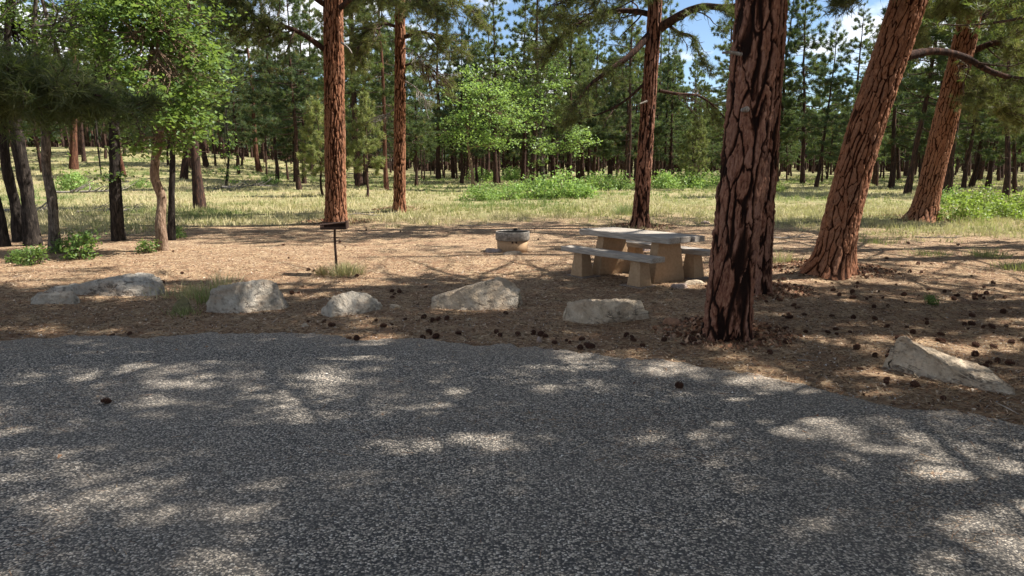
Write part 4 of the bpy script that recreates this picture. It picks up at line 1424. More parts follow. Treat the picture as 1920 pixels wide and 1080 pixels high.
# far forest mass closing the view
r = np.random.default_rng(91)
n = 3600
y = r.uniform(114, 200, n); x = r.uniform(-.85, .85, n) * y
zt = terrain(x, y)
hgt = r.uniform(6, 11, n)
Vt, Qt = tubes(np.stack([np.column_stack([x, y, zt - .3]), np.column_stack([x, y, zt + hgt])], 1), np.column_stack([np.full(n, .22), np.full(n, .05)]), 4)
me = mesh_np('far_trunks', Vt, [Qt], M['bark_far'])
fo = empty('distant_forest', (0, 180, 0), None, None); fo['kind'] = 'stuff'; fo['label'] = 'dense distant pine forest closing the view behind the trees'; fo['category'] = 'forest'
o = add('trunks', me, fo, 'stuff'); o.location = (0, -180, 0)
k = 5
c = np.repeat(np.column_stack([x, y, zt]), k, 0)
f = r.random(n * k)
hh = np.repeat(hgt, k)
c[:, 2] += hh * (.16 + .84 * f)
rad_ = 2.4 * (1 - f) ** .7 + .2
a = r.uniform(0, 2 * PI, n * k)
c[:, 0] += np.cos(a) * rad_ * r.random(n * k) ** .5; c[:, 1] += np.sin(a) * rad_ * r.random(n * k) ** .5
Vn, Fn, Cn = tufts(r, c, np.tile([0, 0, 1.], (n * k, 1)), 6, 1.3, .42, 1.2, needle_cols(r, n * k, *BLUE))
o = add('foliage', mesh_np('foliage', Vn, [Fn], M['needles'], Cn), fo, 'stuff'); o.location = (0, -180, 0)

# ================================================================== LEFT OAKS
def left_tree(px, py, tpx, tpy, w, label, mat, blobs, seed, pal=OAK, kinks=None, leaf=.085, per=24, rtop=.75, name='oak_tree', clr=.17):
    bx, by = ground(px, py); bz = gz(bx, by)
    e = empty(name, (bx, by, bz), label, 'oak tree')
    r0 = w * by / F_PX / 2
    pp = [(px, py)] + (kinks or []) + [(tpx, tpy)]
    pts, rad = [], []
    for q, (a, b_) in enumerate(pp):
        v = at(a, b_, by)
        pts.append((v.x - bx, (0 if q == 0 else .06 * math.sin(q * 2.1 + seed)), v.z - bz if q else -.05))
        rad.append(r0 * (1.25 if q == 0 else 1 - (1 - rtop) * q / (len(pp) - 1)))
    top = pts[-1]
    pts += [(top[0] - .1, .1, top[2] + 1.0), (top[0] + .15, .0, top[2] + 2.4)]; rad += [rad[-1] * .7, rad[-1] * .3]
    me, C, R_ = lumpy_tube('trunk', pts, rad, M[mat], 22, .09, seed, 110, 7)
    add('trunk', me, e)
    if blobs:
        bl = []
        for (cpx, cpy, dY, hw, hh_, ncl) in blobs:
            v = at(cpx, cpy, by + dY); sc = (by + dY) / F_PX
            bl.append((v.x - bx, v.y - by, v.z - bz, hw * sc, max(.5, hw * sc * .8), hh_ * sc, max(3, int(ncl * (.66 if px < 400 else .5)))))
        st = C[len(C) // 2:]
        broadleaf(e, seed + 50, st, bl, leaf, r0 * .55, pal, mat, clr, per)
    return e


DK = ((.04, .075, .024), (.08, .13, .038))  # oak leaf colours darkened, so the crowns' shade is in the palette
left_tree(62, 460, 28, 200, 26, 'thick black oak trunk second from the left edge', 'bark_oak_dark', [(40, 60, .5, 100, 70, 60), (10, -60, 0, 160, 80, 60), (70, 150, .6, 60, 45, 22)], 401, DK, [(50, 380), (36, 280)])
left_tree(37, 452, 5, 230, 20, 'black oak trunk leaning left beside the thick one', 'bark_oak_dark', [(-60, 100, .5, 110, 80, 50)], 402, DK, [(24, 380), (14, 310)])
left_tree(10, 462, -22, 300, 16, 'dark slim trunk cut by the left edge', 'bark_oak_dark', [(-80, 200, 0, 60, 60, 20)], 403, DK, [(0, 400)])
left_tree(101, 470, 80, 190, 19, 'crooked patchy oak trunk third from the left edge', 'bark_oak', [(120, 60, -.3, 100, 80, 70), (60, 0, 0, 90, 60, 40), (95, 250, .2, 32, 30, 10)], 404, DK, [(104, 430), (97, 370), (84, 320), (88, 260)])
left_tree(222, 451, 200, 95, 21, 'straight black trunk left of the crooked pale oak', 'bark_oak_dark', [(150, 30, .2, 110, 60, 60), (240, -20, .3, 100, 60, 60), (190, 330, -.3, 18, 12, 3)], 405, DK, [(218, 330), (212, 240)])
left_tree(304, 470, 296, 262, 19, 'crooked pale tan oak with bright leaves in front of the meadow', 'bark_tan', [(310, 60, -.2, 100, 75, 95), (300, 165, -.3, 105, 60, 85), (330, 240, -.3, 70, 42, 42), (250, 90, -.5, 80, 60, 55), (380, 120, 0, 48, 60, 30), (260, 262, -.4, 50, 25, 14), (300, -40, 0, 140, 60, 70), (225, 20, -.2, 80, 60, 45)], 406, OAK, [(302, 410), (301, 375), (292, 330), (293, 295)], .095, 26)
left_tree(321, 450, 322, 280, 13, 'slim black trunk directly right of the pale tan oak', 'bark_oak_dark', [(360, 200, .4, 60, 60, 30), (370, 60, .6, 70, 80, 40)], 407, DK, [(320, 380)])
left_tree(424, 350, 428, 262, 4, 'small leafy oak sapling in the left meadow', 'bark_oak_dark', [(425, 265, 0, 22, 30, 20), (433, 315, 0, 18, 10, 8), (428, 340, 0, 18, 12, 8)], 408, OAK, None, .13, 18, name='oak_sapling')

# ================================================================== CENTRE OAKS
LITOAK = ((.16, .27, .07), (.31, .44, .14))  # oak leaf colours brightened, so sunlight is part of the palette
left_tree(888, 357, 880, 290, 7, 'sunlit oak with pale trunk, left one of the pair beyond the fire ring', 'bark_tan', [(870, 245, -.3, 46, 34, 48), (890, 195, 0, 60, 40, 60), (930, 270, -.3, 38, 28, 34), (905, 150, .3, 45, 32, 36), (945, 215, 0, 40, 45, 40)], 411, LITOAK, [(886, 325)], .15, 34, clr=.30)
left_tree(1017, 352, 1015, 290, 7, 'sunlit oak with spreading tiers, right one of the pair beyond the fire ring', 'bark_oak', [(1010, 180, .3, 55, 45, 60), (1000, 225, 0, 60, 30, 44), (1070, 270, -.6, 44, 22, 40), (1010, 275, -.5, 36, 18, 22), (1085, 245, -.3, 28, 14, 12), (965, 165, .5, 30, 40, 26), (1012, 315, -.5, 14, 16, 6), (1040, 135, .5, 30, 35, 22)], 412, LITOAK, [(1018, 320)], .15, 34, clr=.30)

# ================================================================== SHRUBS
SHR = [shrub_mesh(500 + k, 1.3, 1.0, 1.0, 46, 26, .13, LITOAK, .16) for k in range(3)]
SHRY = [shrub_mesh(510 + k, 1.2, .9, .85, 46, 26, .11, ((.14, .21, .04), (.26, .34, .07)), .14) for k in range(2)]
SML = [shrub_mesh(520 + k, .35, .3, .42, 26, 16, .07, OAK, .08, True) for k in range(2)]
for q, (px, py, s, parts, lb) in enumerate([
    (905, 376, .8, SHR[0], 'low green oak shrub at the left end of the thicket'),
    (950, 374, .8, SHR[1], 'low oak shrub second from the left in the thicket'),
    (1003, 370, 1.0, SHR[2], 'green oak shrub under the right sunlit oak'),
    (1050, 372, 1.25, SHR[0], 'tallest green oak shrub in the middle of the thicket'),
    (1090, 370, .8, SHR[1], 'oak shrub tapering off right of the tallest one'),
    (1120, 357, 1.1, SHR[2], 'oak shrub behind the right tail of the thicket'),
    (1160, 356, 1.0, SHR[0], 'oak shrub just left of the straight pine by the table'),
    (1240, 353, 1.1, SHR[1], 'oak shrub just right of the straight pine by the table'),
    (1285, 352, 1.2, SHR[2], 'oak shrub at the foot of the pale young pine'),
    (1325, 353, 1.1, SHR[0], 'oak shrub against the left side of the front trunk'),
    (905, 340, 1.2, SHR[1], 'shaded shrub behind the left sunlit oak'),
    (960, 338, 1.2, SHR[2], 'shaded shrub between the two sunlit oaks'),
    (1459, 360, .45, SHRY[0], 'small bright shrub just right of the paired trunks'),
    (1797, 413, .85, SHRY[0], 'bright yellow green shrub nearest the stout right pine'),
    (1845, 392, .9, SHRY[1], 'darker green shrub behind the two bright ones'),
    (1885, 412, .75, SHRY[1], 'bright shrub at the right edge'),
    (1930, 408, .9, SHRY[0], 'bright shrub cut by the right edge'),
    (1780, 385, .7, SHR[0], 'green shrub close behind the stout right pine'),
    (131, 356, .95, SHR[1], 'green bush at the foot of the far reddish pine'),
    (262, 352, .5, SHR[2], 'small green bush in the meadow left of the tan oak'),
    (505, 345, .6, SHR[0], 'low grey green bush in the left meadow'),
]):
    x, y = ground(px, py)
    place_shrub(parts, (x, y, gz(x, y)), s, rr.uniform(0, 6.28), lb)
for px, py, s, lb in [(150, 484, 1.05, 'leafy oak seedling clump right of the crooked trunk'), (118, 474, .6, 'small seedling clump under the left trunks'), (62, 496, .7, 'shaded seedling clump nearest the left edge'), (30, 492, .5, 'small green plant at the left edge'),
                      (277, 474, .55, 'tiny bright seedling left of the tan oak'), (330, 447, .6, 'small seedling at the foot of the slim black trunk'), (1746, 572, .28, 'tiny green weed among the cones on the right')]:
    x, y = ground(px, py)
    place_shrub(SML[q % 2], (x, y, gz(x, y)), s, rr.uniform(0, 6.28), lb, name='oak_seedling', cat='plant')


# dry grass clumps that stand alone
def clump(seed, n, rad_, h, cols, w=.004):
    r = np.random.default_rng(seed)
    c = np.column_stack([r.normal(0, rad_, (n, 2)), np.full(n, -.01)])
    out_ = norm(np.column_stack([c[:, :2] / max(rad_, .01) * .25 + r.normal(0, .22, (n, 2)), np.ones(n)]))
    L = h * r.uniform(.4, 1.15, (n, 1))
    sd = norm(np.column_stack([r.normal(0, 1, (n, 2)), np.zeros(n)])) * w
    mid_ = c + out_ * L * .6; tp = c + out_ * L + np.column_stack([out_[:, :2] * L * .45, -.1 * L[:, 0]])
    V = np.stack([c - sd, c + sd, mid_ + sd * .8, mid_ - sd * .8, tp], 1).reshape(-1, 3)
    b_ = np.arange(n)[:, None] * 5
    cc = np.array(cols)[r.integers(0, len(cols), n)] * r.uniform(.8, 1.2, (n, 1))
    return mesh_np('grass_clump', V, [b_ + np.array([[0, 1, 2, 3]]), b_ + np.array([[3, 2, 4]])], M['grass'], np.repeat(cc, 5, 0))


STRAW = [(.5, .42, .27), (.42, .36, .2), (.34, .32, .16)]
GRN = [(.25, .27, .11), (.36, .33, .17), (.2, .22, .09)]
for px, py, n, rd, h, cols, lb in [
    (648, 515, 420, .13, .26, STRAW, 'pale straw grass clump at the foot of the grill post'),
    (606, 515, 160, .05, .20, [(.26, .17, .1), (.34, .25, .15)], 'brown dead grass tuft left of the grill post'),
    (392, 565, 150, .10, .30, GRN, 'tall greenish grass growing left of the angular boulder'),
    (365, 558, 130, .12, .26, STRAW, 'grass tuft above the mossy stone'),
    (330, 556, 80, .16, .24, STRAW, 'thin straw grass beside the long grey boulder'),
    (413, 540, 90, .10, .32, STRAW, 'grass stems rising behind the angular boulder'),
    (345, 590, 90, .08, .13, GRN, 'short grass in front of the mossy stone'),
    (1170, 402, 420, .16, .5, [(.2, .24, .12), (.3, .32, .17)], 'grey green bunch grass left of the straight pine'),
    (1468, 492, 130, .12, .3, STRAW, 'dry grass between the paired trunks and the leaning one'),
    (1850, 482, 260, .18, .22, GRN, 'low green tuft in the right dirt'),
    (1740, 478, 200, .2, .16, GRN, 'scant green tuft left in the right dirt'),
    (1905, 505, 200, .18, .2, GRN, 'green tuft near the right edge of the dirt'),
    (1640, 455, 200, .25, .2, GRN, 'grass patch between the two leaning trees'),
]:
    x, y = ground(px, py)
    o = add('grass_tuft', clump(px, n, rd, h, cols), loc=(x, y, gz(x, y)))
    tag(o, lb, 'grass tuft')

# ================================================================== BOULDERS
def boulder(name, label, mat, base, top, depth, dY=0, seed=0, rot=0, planes=11, rough=.02, cat='boulder', nu=78, nv=40, tilt=0, explicit=None, lump=.10):
    """base: ((px,py),(px,py)) ends of its foot; top: outline points (px,py) from left to right"""
    (a, ay), (b_, by_) = base
    xa, ya = ground(a, ay); xb, yb = ground(b_, by_)
    yc0 = (ya + yb) / 2 + depth * .5 + dY
    sl = (yb - ya) / max(.01, xb - xa)
    tp = []
    for px, py in top:
        f = (px - a) / (b_ - a)
        Yp = ya * (1 - f) + yb * f + depth * .45 + dY
        v = at(px, py, Yp)
        tp.append((v.x, Yp, v.z))
    tp = np.array(tp)
    x0, x1 = tp[0, 0], tp[-1, 0]
    cx = (x0 + x1) / 2
    u = np.linspace(0, 1, nu)
    xs = x0 + (x1 - x0) * (.5 - .5 * np.cos(u * PI)) 
    un = (xs - x0) / (x1 - x0)
    hs = np.interp(xs, tp[:, 0], tp[:, 2])
    yc = np.interp(xs, tp[:, 0], tp[:, 1])
    prof = (1 - np.abs(2 * un - 1) ** 3.2) ** .5
    dep = depth / 2 * np.clip(prof, .02, 1)
    ph = np.linspace(-.12, PI + .12, nv)[None]
    c_, s_ = np.cos(ph), np.sin(ph)
    e1 = .55
    yy = -np.sign(c_) * np.abs(c_) ** e1 * dep[:, None]
    zz = np.sign(s_) * np.abs(s_) ** .62 * (hs[:, None] + .05) - .05
    r = np.random.default_rng(seed)
    Vx = np.stack([np.broadcast_to(xs[:, None], yy.shape) - cx, yy, zz], -1).reshape(-1, 3)
    P_ = Vx.copy()
    ext = np.array([(x1 - x0) / 2, depth / 2, hs.max()])
    for k in range(planes):
        nrm = rand_unit(r, 1)[0]; nrm[2] = abs(nrm[2]) * .6; nrm /= np.linalg.norm(nrm)
        if nrm[1] > 0 and r.random() < .6: nrm[1] *= -1
        sup = (P_ @ nrm)
        d_ = np.quantile(sup, r.uniform(.66, .92))
        over = np.maximum(0, sup - d_)
        P_ -= nrm * over[:, None]
    zc = P_[:, 2].reshape(nu, nv); mxz = np.maximum(zc.max(1), .01)
    fz = np.clip((hs + .0) / mxz, .8, 1.8); fz = np.convolve(np.pad(fz, 3, mode='edge'), np.ones(7) / 7, 'valid')
    P_[:, 2] = np.where(P_[:, 2] > 0, P_[:, 2] * np.repeat(fz, nv), P_[:, 2])
    mn, mxx = P_[:, 0].min(), P_[:, 0].max()
    P_[:, 0] = (P_[:, 0] - mn) / (mxx - mn) * 2 * ext[0] - ext[0]
    sz = max(ext)
    dn = norm(P_ / ext)
    f1 = fbm3(P_[:, 0] * 2.2 / sz + seed, P_[:, 1] * 2.2 / sz, P_[:, 2] * 3.2 / sz, 4, seed) - .5
    ridg = 1 - np.abs(fbm3(P_[:, 0] * 4.5 / sz, P_[:, 1] * 4.5 / sz + 7, P_[:, 2] * 6 / sz, 4, seed + 3) * 2 - 1)
    f3 = fbm3(P_[:, 0] * 22, P_[:, 1] * 22, P_[:, 2] * 30, 4, seed + 6) - .5
    P_ += dn * (f1 * lump * .8 * sz - (ridg > .84) * (ridg - .84) * .28 * sz + f3 * rough)[:, None]
    P_[:, 1] += np.repeat(yc - yc.mean(), nv) * 1
    i_ = (np.arange(nu - 1)[:, None] * nv + np.arange(nv - 1)[None]).ravel()
    q_ = np.column_stack([i_, i_ + nv, i_ + nv + 1, i_ + 1])
    me = mesh_np(name, P_, [q_], M[mat], smooth=False)
    o = add(name, me, loc=(cx, float(yc.mean()), gz(cx, yc.mean())))
    tag(o, label, cat)
    return o


boulder('boulder', 'long low grey slab of a boulder, leftmost of the row', 'rock_grey', ((52, 556), (300, 560)), [(52, 562), (62, 549), (100, 541), (150, 534), (185, 525), (225, 518), (262, 521), (280, 535), (296, 548), (302, 556)], .55, 0, 11, lump=.05)
boulder('boulder', 'small pale rock tucked under the long grey slab', 'rock_grey', ((52, 574), (150, 574)), [(50, 572), (58, 560), (80, 552), (110, 550), (140, 552), (150, 566)], .26, 0, 12, lump=.07)
boulder('stone', 'round mossy stone between the two left boulders', 'rock_mossy', ((324, 588), (362, 588)), [(322, 586), (330, 566), (345, 557), (360, 562), (366, 580)], .2, 0, 13, cat='stone', nu=50, nv=32)
boulder('boulder', 'blocky angular grey boulder, second from the left in the row', 'rock_grey', ((386, 592), (547, 586)), [(384, 588), (394, 562), (404, 541), (430, 532), (480, 529), (520, 532), (540, 538), (547, 560), (548, 584)], .5, 0, 14, lump=.05)
boulder('boulder', 'smallest grey lichen spotted boulder in the middle of the row', 'rock_grey', ((596, 598), (716, 588)), [(594, 590), (606, 566), (632, 553), (660, 550), (690, 553), (708, 562), (718, 580)], .38, 0, 15, lump=.07)
boulder('boulder', 'large tan pointed boulder with broken faces left of the picnic table', 'rock_tan', ((805, 588), (985, 580)), [(803, 580), (826, 562), (858, 548), (888, 531), (918, 524), (940, 530), (972, 534), (984, 548), (987, 572)], .62, -.05, 17, lump=.06)
boulder('boulder', 'low tan boulder with a dark hollow in front of the picnic table', 'rock_tan', ((1052, 612), (1217, 604)), [(1050, 608), (1060, 590), (1085, 573), (1110, 563), (1150, 563), (1180, 567), (1195, 564), (1215, 575), (1219, 598)], .42, 0, 18, lump=.06)
boulder('boulder', 'long tan ridged boulder at the right beside the road', 'rock_tan', ((1660, 706), (1918, 752)), [(1655, 694), (1658, 664), (1668, 642), (1685, 634), (1712, 638), (1740, 650), (1780, 664), (1820, 680), (1855, 692), (1885, 699), (1912, 710), (1926, 742)], .5, 0, 19, lump=.05)
for k, (px, py, w_, h_, mt, lb) in enumerate([
    (738, 578, 14, 5, 'rock_tan', 'small flat tan stone between the smallest boulder and the pointed one'),
    (1260, 612, 22, 9, 'bark_chip', 'broken chunk of reddish bark right of the low tan boulder'),
    (1010, 642, 6, 8, 'rock_pink', 'small pinkish stone at the road edge under the row'),
    (572, 612, 8, 3, 'rock_tan', 'flat pale stone in front of the smallest boulder'),
    (1320, 418, 14, 6, 'rock_pink', 'pale stone behind the right end of the table'),
    (925, 472, 17, 4, 'rock_pink', 'flat shaded stone slab at the left foot of the fire ring'),
    (962, 477, 19, 4, 'rock_tan', 'flat sunlit stone slab at the front foot of the fire ring'),
    (1150, 452, 16, 6, 'rock_tan', 'stone slab lying behind the left end of the table'),
    (1277, 540, 18, 5, 'rock_pink', 'pinkish flat stone at the foot of the right table leg'),
    (1305, 533, 22, 5, 'rock_tan', 'tan flat stones under the far bench near the trunk'),
    (1215, 470, 12, 9, 'rock_pink', 'pinkish rubble stone seen between table and far bench'),
    (880, 578 + 22, 10, 3, 'rock_tan', 'flat chip of stone in front of the pointed boulder')]):
    boulder('stone', lb, mt, ((px - w_, py + 2), (px + w_, py + 2)), [(px - w_, py), (px - w_ * .6, py - h_ * .8), (px, py - h_), (px + w_ * .6, py - h_ * .7), (px + w_, py)], max(.12, w_ * .013), 0, 60 + k, cat='stone', nu=26, nv=18, rough=.012, planes=8)


# ================================================================== BOX BUILDER
def hexa(name, c8, mat, parent=None, bevel=.008, loc=None, sub=0):
    me = bpy.data.meshes.new(name)
    me.from_pydata([tuple(v) for v in c8], [], [(0, 3, 2, 1), (4, 5, 6, 7), (0, 1, 5, 4), (1, 2, 6, 5), (2, 3, 7, 6), (3, 0, 4, 7)])
    import bmesh
    bm = bmesh.new(); bm.from_mesh(me)
    bmesh.ops.recalc_face_normals(bm, faces=bm.faces)
    if bevel: bmesh.ops.bevel(bm, geom=bm.edges[:], offset=bevel, segments=2, affect='EDGES', profile=.6)
    if sub:
        for v in bm.verts:
            n_ = float(fbm3(np.array([v.co.x * 9]), np.array([v.co.y * 9]), np.array([v.co.z * 9]), 2, 3)[0]) - .5
            v.co += v.co.normalized() * n_ * sub
    bm.to_mesh(me); bm.free()
    me.materials.append(mat)
    o = add(name, me, parent, loc=loc)
    return o


def box(x0, x1, y0, y1, z0, z1, tx=0, ty=0):
    """tx, ty: how much narrower the top is on each side"""
    return [(x0, y0, z0), (x1, y0, z0), (x1, y1, z0), (x0, y1, z0), (x0 + tx, y0 + ty, z1), (x1 - tx, y0 + ty, z1), (x1 - tx, y1 - ty, z1), (x0 + tx, y1 - ty, z1)]


# ================================================================== PICNIC TABLE
def plane_pt(px, py, z):
    u, dy, dz = ray(px, py)
    t_ = (z - CAM_H) / dz
    return np.array([u * t_, dy * t_])


TZ, BZ = .70, .455
fl = plane_pt(1094, 431, TZ); fr_ = plane_pt(1258, 451, TZ); br_ = plane_pt(1316, 445, TZ); bl_ = plane_pt(1148, 425, TZ)
nb0 = plane_pt(1066, 461, BZ); nb1 = plane_pt(1232, 483, BZ)
ax_ = norm((nb1 - nb0)[None])[0]
TL = 1.86
t_ang = math.atan2(ax_[1], ax_[0])
# origin of the table frame: local x along the length (to the right and nearer), local y away from the viewer
bcen = (nb0 + nb1) / 2
yv = np.array([-ax_[1], ax_[0]])
tcen = bcen + yv * .60
tz = gz(*tcen)
print('TABLE', tcen, math.degrees(t_ang), np.linalg.norm(nb1 - nb0), (fl - tcen) @ ax_, (fl - tcen) @ yv, (fr_ - tcen) @ ax_, (fr_ - tcen) @ yv, (br_ - tcen) @ ax_, (br_ - tcen) @ yv)
tab = empty('picnic_table', (tcen[0], tcen[1], tz), 'concrete picnic table with weathered grey plank top and tan flared legs', 'picnic table')
tab.rotation_euler = (0, 0, t_ang)
for y0, y1, xa, xb in ((-.36, -.125, -.93, .93), (-.118, .118, -.93, .93), (.125, .36, -.90, .985)):
    hexa('plank', box(xa, xb, y0, y1, TZ - .085, TZ + (.002 if y0 < -.2 else 0)), M['plank'], tab, .010)
for sx in (-1, 1):
    hexa('leg', box(sx * .56 - .095, sx * .56 + .095, -.36, .36, -.06, TZ - .0855, .025, .12), M['tan_concrete'], tab, .012)
for s_, lb in ((-1, 'concrete bench with grey seat on the near side of the picnic table'), (1, 'concrete bench on the far side of the table, partly behind the trunk')):
    c2 = tcen + yv * (.60 * s_)
    be = empty('bench', (c2[0], c2[1], gz(*c2)), lb, 'bench', 'benches of the picnic table')
    be.rotation_euler = (0, 0, t_ang)
    hexa('seat', box(-.95, .95, -.135, .135, BZ - .075, BZ), M['plank'], be, .009)
    for sx in (-1, 1):
        hexa('leg', box(sx * .60 - .13, sx * .60 + .13, -.125, .125, .0, BZ - .0755, .045, .035), M['tan_concrete'], be, .008)
        hexa('footing', box(sx * .60 - .22, sx * .60 + .22, -.20, .20, -.06, .022), M['pad'], be, .008)

# ================================================================== FIRE RING
fx, fy = ground(961, 474)
fy += .33
fring = empty('fire_ring', (fx, fy, gz(fx, fy)), 'round fire ring with tan base and sooty grey steel rim', 'fire ring')


def ring_mesh(name, prof, mat, seg=56, parent=None, wob=.0, seed=0):
    k = len(prof)
    th = np.arange(seg) / seg * 2 * PI
    P_ = np.array(prof)
    rr_ = P_[:, 0][:, None] * (1 + wob * np.sin(th * 3 + seed)[None])
    V = np.stack([rr_ * np.cos(th), rr_ * np.sin(th), np.repeat(P_[:, 1][:, None], seg, 1)], -1).reshape(-1, 3)
    i_ = np.arange(k)[:, None] * seg; i2 = ((np.arange(k) + 1) % k)[:, None] * seg
    j = np.arange(seg)[None]; j2 = (j + 1) % seg
    q_ = np.stack([i_ + j, i_ + j2, i2 + j2, i2 + j], -1).reshape(-1, 4)
    me = mesh_np(name, V, [q_], mat, smooth=False)
    me.shade_auto_smooth if False else None
    return add(name, me, parent)


RR = .325
wall_ = ring_mesh('base_wall', [(RR * .90, -.06), (RR * .955, .235), (RR * .955 - .03, .235), (RR * .84, -.06)], M['tan_concrete'], 56, fring)
rim = ring_mesh('rim', [(RR, .225), (RR + .012, .24), (RR + .012, .385), (RR + .004, .395), (RR - .018, .395), (RR - .022, .25), (RR - .022, .225)], M['ring_grey'], 56, fring)
ring_mesh('soot_lining', [(RR - .026, .38), (RR * .80, -.04), (RR * .78, -.04), (RR - .032, .38)], M['soot'], 56, fring)
th = np.arange(40) / 40 * 2 * PI
V = np.vstack([np.column_stack([np.cos(th) * RR * .85, np.sin(th) * RR * .85, .06 + .02 * np.sin(th * 5)]), [[0, 0, .11]]])
add('ash_bed', mesh_np('ash_bed', V, [np.column_stack([np.arange(40), (np.arange(40) + 1) % 40, np.full(40, 40)])], M['ash'], smooth=True), fring)
# small knobs: hinge on the rim, two brown bolts patches below it
hexa('grate_hinge', box(.02, .10, RR - .03, RR + .03, .37, .425), M['soot'], rim, .008)
for a_ in (-.02, .055):
    hexa('rust_patch', box(a_, a_ + .035, -RR * .965 - .004, -RR * .93, .185, .222), M['rust'], wall_, .004)
for s_ in (-1, 1):
    me, _, _ = lumpy_tube('grate_bar', [(-.30, .03 * s_ + .04, .388), (.0, .03 * s_ + .05, .392), (.30, .03 * s_ + .04, .388)], [.006] * 3, M['soot'], 6, 0, 0, 6)
    add('grate_bar', me, rim)
# a bent wire stake behind the ring
x, y = ground(1003, 434)
me, _, _ = lumpy_tube('metal_stake', [(0, 0, -.05), (0, 0, .09), (.02, 0, .10), (.07, 0, .10)], [.006] * 4, M['rust'], 6, 0, 0, 10)
tag(add('metal_stake', me, loc=(x, y, gz(x, y))), 'small bent metal stake in the dirt behind the fire ring', 'stake')

# ================================================================== PEDESTAL GRILL
px_, py_ = ground(631, 514)
gr_ = empty('pedestal_grill', (px_, py_, gz(px_, py_)), 'rusty pedestal grill on a single post', 'grill')
GZ = .80
me, _, _ = lumpy_tube('post', [(.01, 0, -.06), (0, 0, .3), (-.005, 0, .60), (0, 0, GZ - .07)], [.021, .019, .019, .019], M['rust'], 12, .03, 3, 24)
add('post', me, gr_)
FB = empty('firebox', (0, 0, 0)); bpy.data.objects.remove(FB)
W2, D2 = .20, .16
fbx = hexa('firebox', box(-W2, W2, -D2, D2, GZ - .075, GZ - .068), M['rust'], gr_, .002)
hexa('back_plate', box(-W2, W2, D2 - .006, D2, GZ - .067, GZ + .02), M['rust'], fbx, .002)
hexa('side_plate', box(W2 - .006, W2, -D2, D2 - .0065, GZ - .067, GZ + .055), M['rust'], fbx, .002)
hexa('side_plate', box(-W2, -W2 + .006, -D2, D2 - .0065, GZ - .067, GZ + .0), M['rust'], fbx, .002)
hexa('front_lip', box(-W2, W2, -D2 - .0065, -D2 - .0005, GZ - .067, GZ - .035), M['rust'], fbx, .002)
for k in range(12):
    yk = -D2 + .02 + k * .026
    me, _, _ = lumpy_tube('grate_bar', [(-W2 - .03, yk, GZ - .005), (0, yk, GZ + .010), (W2 - .01, yk, GZ + .030)], [.0045] * 3, M['rust'], 6, 0, 0, 4)
    add('grate_bar', me, fbx)
me, _, _ = lumpy_tube('handle', [(-W2 - .03, -D2 - .012, GZ - .006), (.05, -D2 - .012, GZ + .022), (W2 + .02, -D2 - .012, GZ + .048)], [.006] * 3, M['rust'], 6, 0, 0, 6)
add('handle', me, fbx)
gr_.rotation_euler = (0, 0, math.radians(4))


# ================================================================== PINE CONES
def cone_mesh(seed, n=70, open_=1.0):
    r = np.random.default_rng(seed)
    L, Rm = .090, .032
    Vs, Fs = [], []
    k = 7; sg = 8
    z = np.linspace(0, L, k); rad_ = Rm * .55 * np.sin(np.linspace(.35, PI - .15, k)) ** .8
    V, q_ = tubes(np.column_stack([0 * z, 0 * z, z])[None], rad_[None], sg)
    Vs.append(V); F4 = [q_]; off_ = len(V)
    T = []
    for a in range(n):
        f = (a + .5) / n
        zc = L * (.06 + .88 * f)
        rr_ = Rm * math.sin(min(PI, .45 + f * 2.5)) ** .8
        th_ = a * 2.39996
        d = np.array([math.cos(th_), math.sin(th_), 0]); s_ = np.array([-math.sin(th_), math.cos(th_), 0])
        up_ = np.array([0, 0, 1.])
        b0 = d * rr_ * .4 + up_ * zc
        tip = d * rr_ * (1.0 + .18 * open_) + up_ * (zc + .004 + .012 * f)
        wv_ = .0085 * (1 - .35 * f)
        m1 = (b0 + tip) / 2 + d * .003
        T += [b0, m1 + s_ * wv_, tip, m1 - s_ * wv_, m1 - up_ * .004 + d * .002]
    T = np.array(T)
    b_ = np.arange(n)[:, None] * 5 + off_
    tri = np.concatenate([b_ + np.array([[0, 1, 2]]), b_ + np.array([[0, 2, 3]]), b_ + np.array([[1, 4, 2]]), b_ + np.array([[2, 4, 3]]), b_ + np.array([[0, 4, 1]]), b_ + np.array([[0, 3, 4]])])
    V = np.concatenate([V, T]); 
    V[:, 2] -= L / 2
    V = V[:, [2, 1, 0]] * np.array([1, 1, -1])          # lies on its side
    return mesh_np('pine_cone', V, [q_, tri], M['cone'])


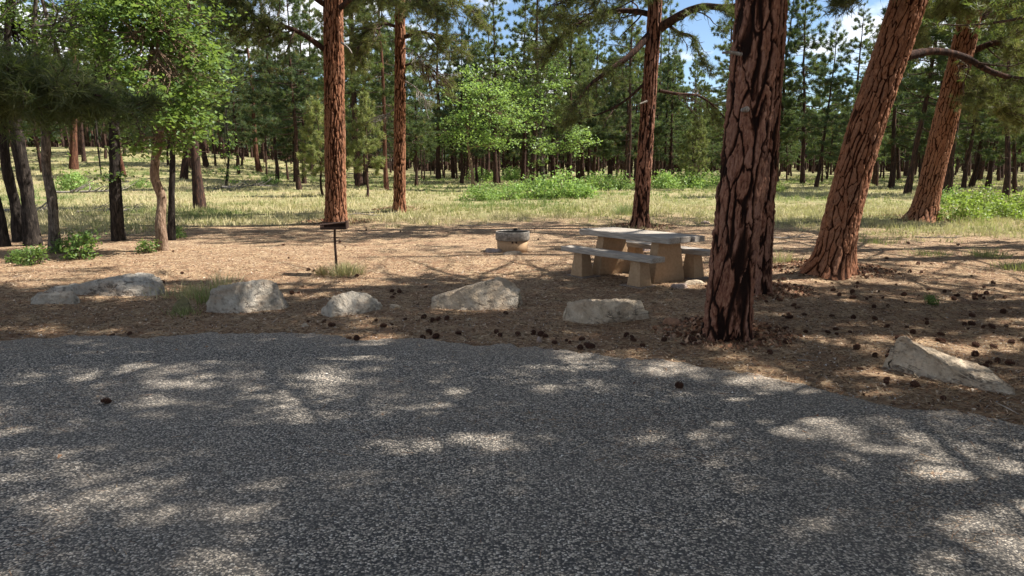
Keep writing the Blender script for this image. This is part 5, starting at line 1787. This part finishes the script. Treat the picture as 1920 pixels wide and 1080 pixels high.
CM = [cone_mesh(1), cone_mesh(2, 60, 1.4), cone_mesh(3, 64, .9)]
spots = [(203, 788), (1272, 757), (210, 632), (243, 628), (608, 605), (654, 637), (669, 645), (705, 602), (735, 548), (760, 600), (793, 635), (806, 622), (818, 634), (808, 628), (938, 631), (560, 550), (568, 539), (822, 560),
         (795, 597), (811, 602), (838, 601), (735, 610), (740, 553), (798, 540), (1000, 627), (1014, 630), (1040, 645), (1062, 640), (1088, 655), (1100, 648), (1188, 640), (1205, 650), (1245, 640), (1297, 643), (1280, 648),
         (1412, 615), (1418, 632), (1424, 640), (1298, 640), (1473, 645), (1606, 655), (1612, 695), (1662, 715), (1719, 727), (1768, 750), (1437, 567), (1462, 565), (1445, 556), (1478, 590), (1508, 592), (1488, 575),
         (1552, 625), (1569, 628), (1560, 595), (1625, 562), (1632, 558), (1665, 575), (1695, 555), (1598, 550), (1737, 600), (1738, 608), (1808, 610), (1815, 618), (1830, 650), (1828, 668), (1870, 680), (1917, 640), (1895, 645),
         (1560, 532), (1605, 540), (1648, 548), (1655, 560), (1690, 500), (1680, 535), (1706, 511), (1530, 530), (1470, 526), (1740, 545), (1790, 555), (1845, 540), (1884, 560), (1600, 598), (1640, 600), (1700, 615), (1760, 640)]
rc = random.Random(9)
while len(spots) < 200:
    t_ = rc.random()
    if t_ < .55:
        s_ = (rc.uniform(1440, 1920), rc.uniform(485, 690))
    elif t_ < .62:
        s_ = (rc.uniform(560, 1450), rc.uniform(560, 655))
    elif t_ < .9:
        s_ = (rc.uniform(280, 1100), rc.uniform(425, 550))
    else:
        s_ = (rc.uniform(1560, 1920), rc.uniform(440, 500))
    if rc.random() < .45:
        p0 = spots[rc.randrange(2, len(spots))]; s_ = (p0[0] + rc.gauss(0, 22), p0[1] + rc.gauss(0, 6))
    gx_, gy_ = ground(*s_)
    if gy_ < road_edge(gx_) + .05: continue
    spots.append(s_)
for k, (px, py) in enumerate(spots):
    x, y = ground(px, py)
    on_road = y < road_edge(x) - .1
    o = add('pine_cone', CM[k % 3])
    s_ = rc.uniform(.45, 1.0)
    o.scale = (s_, s_, s_)
    o.location = (x, y, (.032 if on_road else gz(x, y)) + .024 * s_)
    o.rotation_euler = (rc.uniform(-.5, .5), rc.uniform(-.5, .5), rc.uniform(0, 6.28))
    if k == 0: tag(o, 'lone pine cone on the asphalt at the left', 'pine cone')
    elif k == 1: tag(o, 'lone pine cone on the asphalt right of the middle', 'pine cone')
    else: tag(o, 'brown open pine cone lying in the needle litter', 'pine cone', 'pine cones scattered on the ground')


# fallen sticks
def stick(px, py, L, ang, rr_, label, mat='deadwood', seed=0, n_side=3, lift=.02):
    x, y = ground(px, py)
    r = np.random.default_rng(seed)
    k = 6
    s_ = np.linspace(-.5, .5, k) * L
    pts = np.column_stack([s_ * math.cos(ang), s_ * math.sin(ang), np.zeros(k)]) + np.column_stack([r.normal(0, L * .02, (k, 2)), np.abs(r.normal(0, L * .015, k))])
    pts[:, 2] += np.array([gz(x + p[0], y + p[1]) for p in pts]) - gz(x, y) + lift
    e = empty('fallen_branch', (x, y, gz(x, y)), label, 'branch')
    me, C, R_ = lumpy_tube('stem', pts, np.linspace(rr_, rr_ * .4, k), M[mat], 8, .06, seed, 20)
    add('stem', me, e)
    if n_side:
        i_ = r.integers(4, 18, n_side); b_ = C[i_]
        tp = b_ + np.column_stack([np.cos(ang + r.normal(0, .8, n_side)), np.sin(ang + r.normal(0, .8, n_side)), r.uniform(.1, .6, n_side)]) * (L * r.uniform(.15, .35, (n_side, 1)))
        V, q_ = tubes(branch_paths(r, b_, tp, 5, 0, .1), np.linspace(rr_ * .5, rr_ * .15, 5)[None].repeat(n_side, 0), 5)
        add('twigs', mesh_np('twigs', V, [q_], M[mat], smooth=True), e, 'stuff')


stick(1510, 678, .14, -.1, .008, 'short grey stick on the needles near the road at right', seed=1, n_side=0, lift=.012)
stick(65, 396, 2.6, .05, .07, 'fallen log across the meadow behind the left trunks', seed=2, n_side=8)
stick(200, 398, 2.2, -.1, .04, 'grey fallen branch in the meadow left of the tan oak', seed=3, n_side=12)
stick(470, 352, 3.0, .15, .06, 'pale fallen branch in the left meadow by the sapling', seed=4, n_side=16)
stick(410, 355, 2.6, -.2, .05, 'second pale fallen branch left of the meadow sapling', seed=5, n_side=14)
stick(160, 362, 3.4, .1, .07, 'grey deadwood on the slope below the green bush', seed=6, n_side=18)
stick(900, 425, 1.0, .1, .012, 'thin stick on the dirt behind the fire ring', seed=7, n_side=3)
stick(1480, 448, 1.2, .2, .02, 'pale stick between the paired trunks and the leaning ponderosa', seed=8, n_side=4)
stick(700, 405, 1.6, .05, .02, 'thin fallen branch on the dirt between the two big pines', seed=9, n_side=6)
stick(1760, 448, 1.0, -.2, .015, 'thin stick in front of the stout right ponderosa', seed=10, n_side=4)

tri_total = sum(len(m_.polygons) for m_ in bpy.data.meshes)
print('TRIS', sum(len(m_.loops) - 2 * len(m_.polygons) for m_ in bpy.data.meshes))
print('BIG', sorted([(len(m_.polygons), m_.name) for m_ in bpy.data.meshes])[-14:])
print('FACES', tri_total, 'OBJECTS', len(bpy.data.objects))
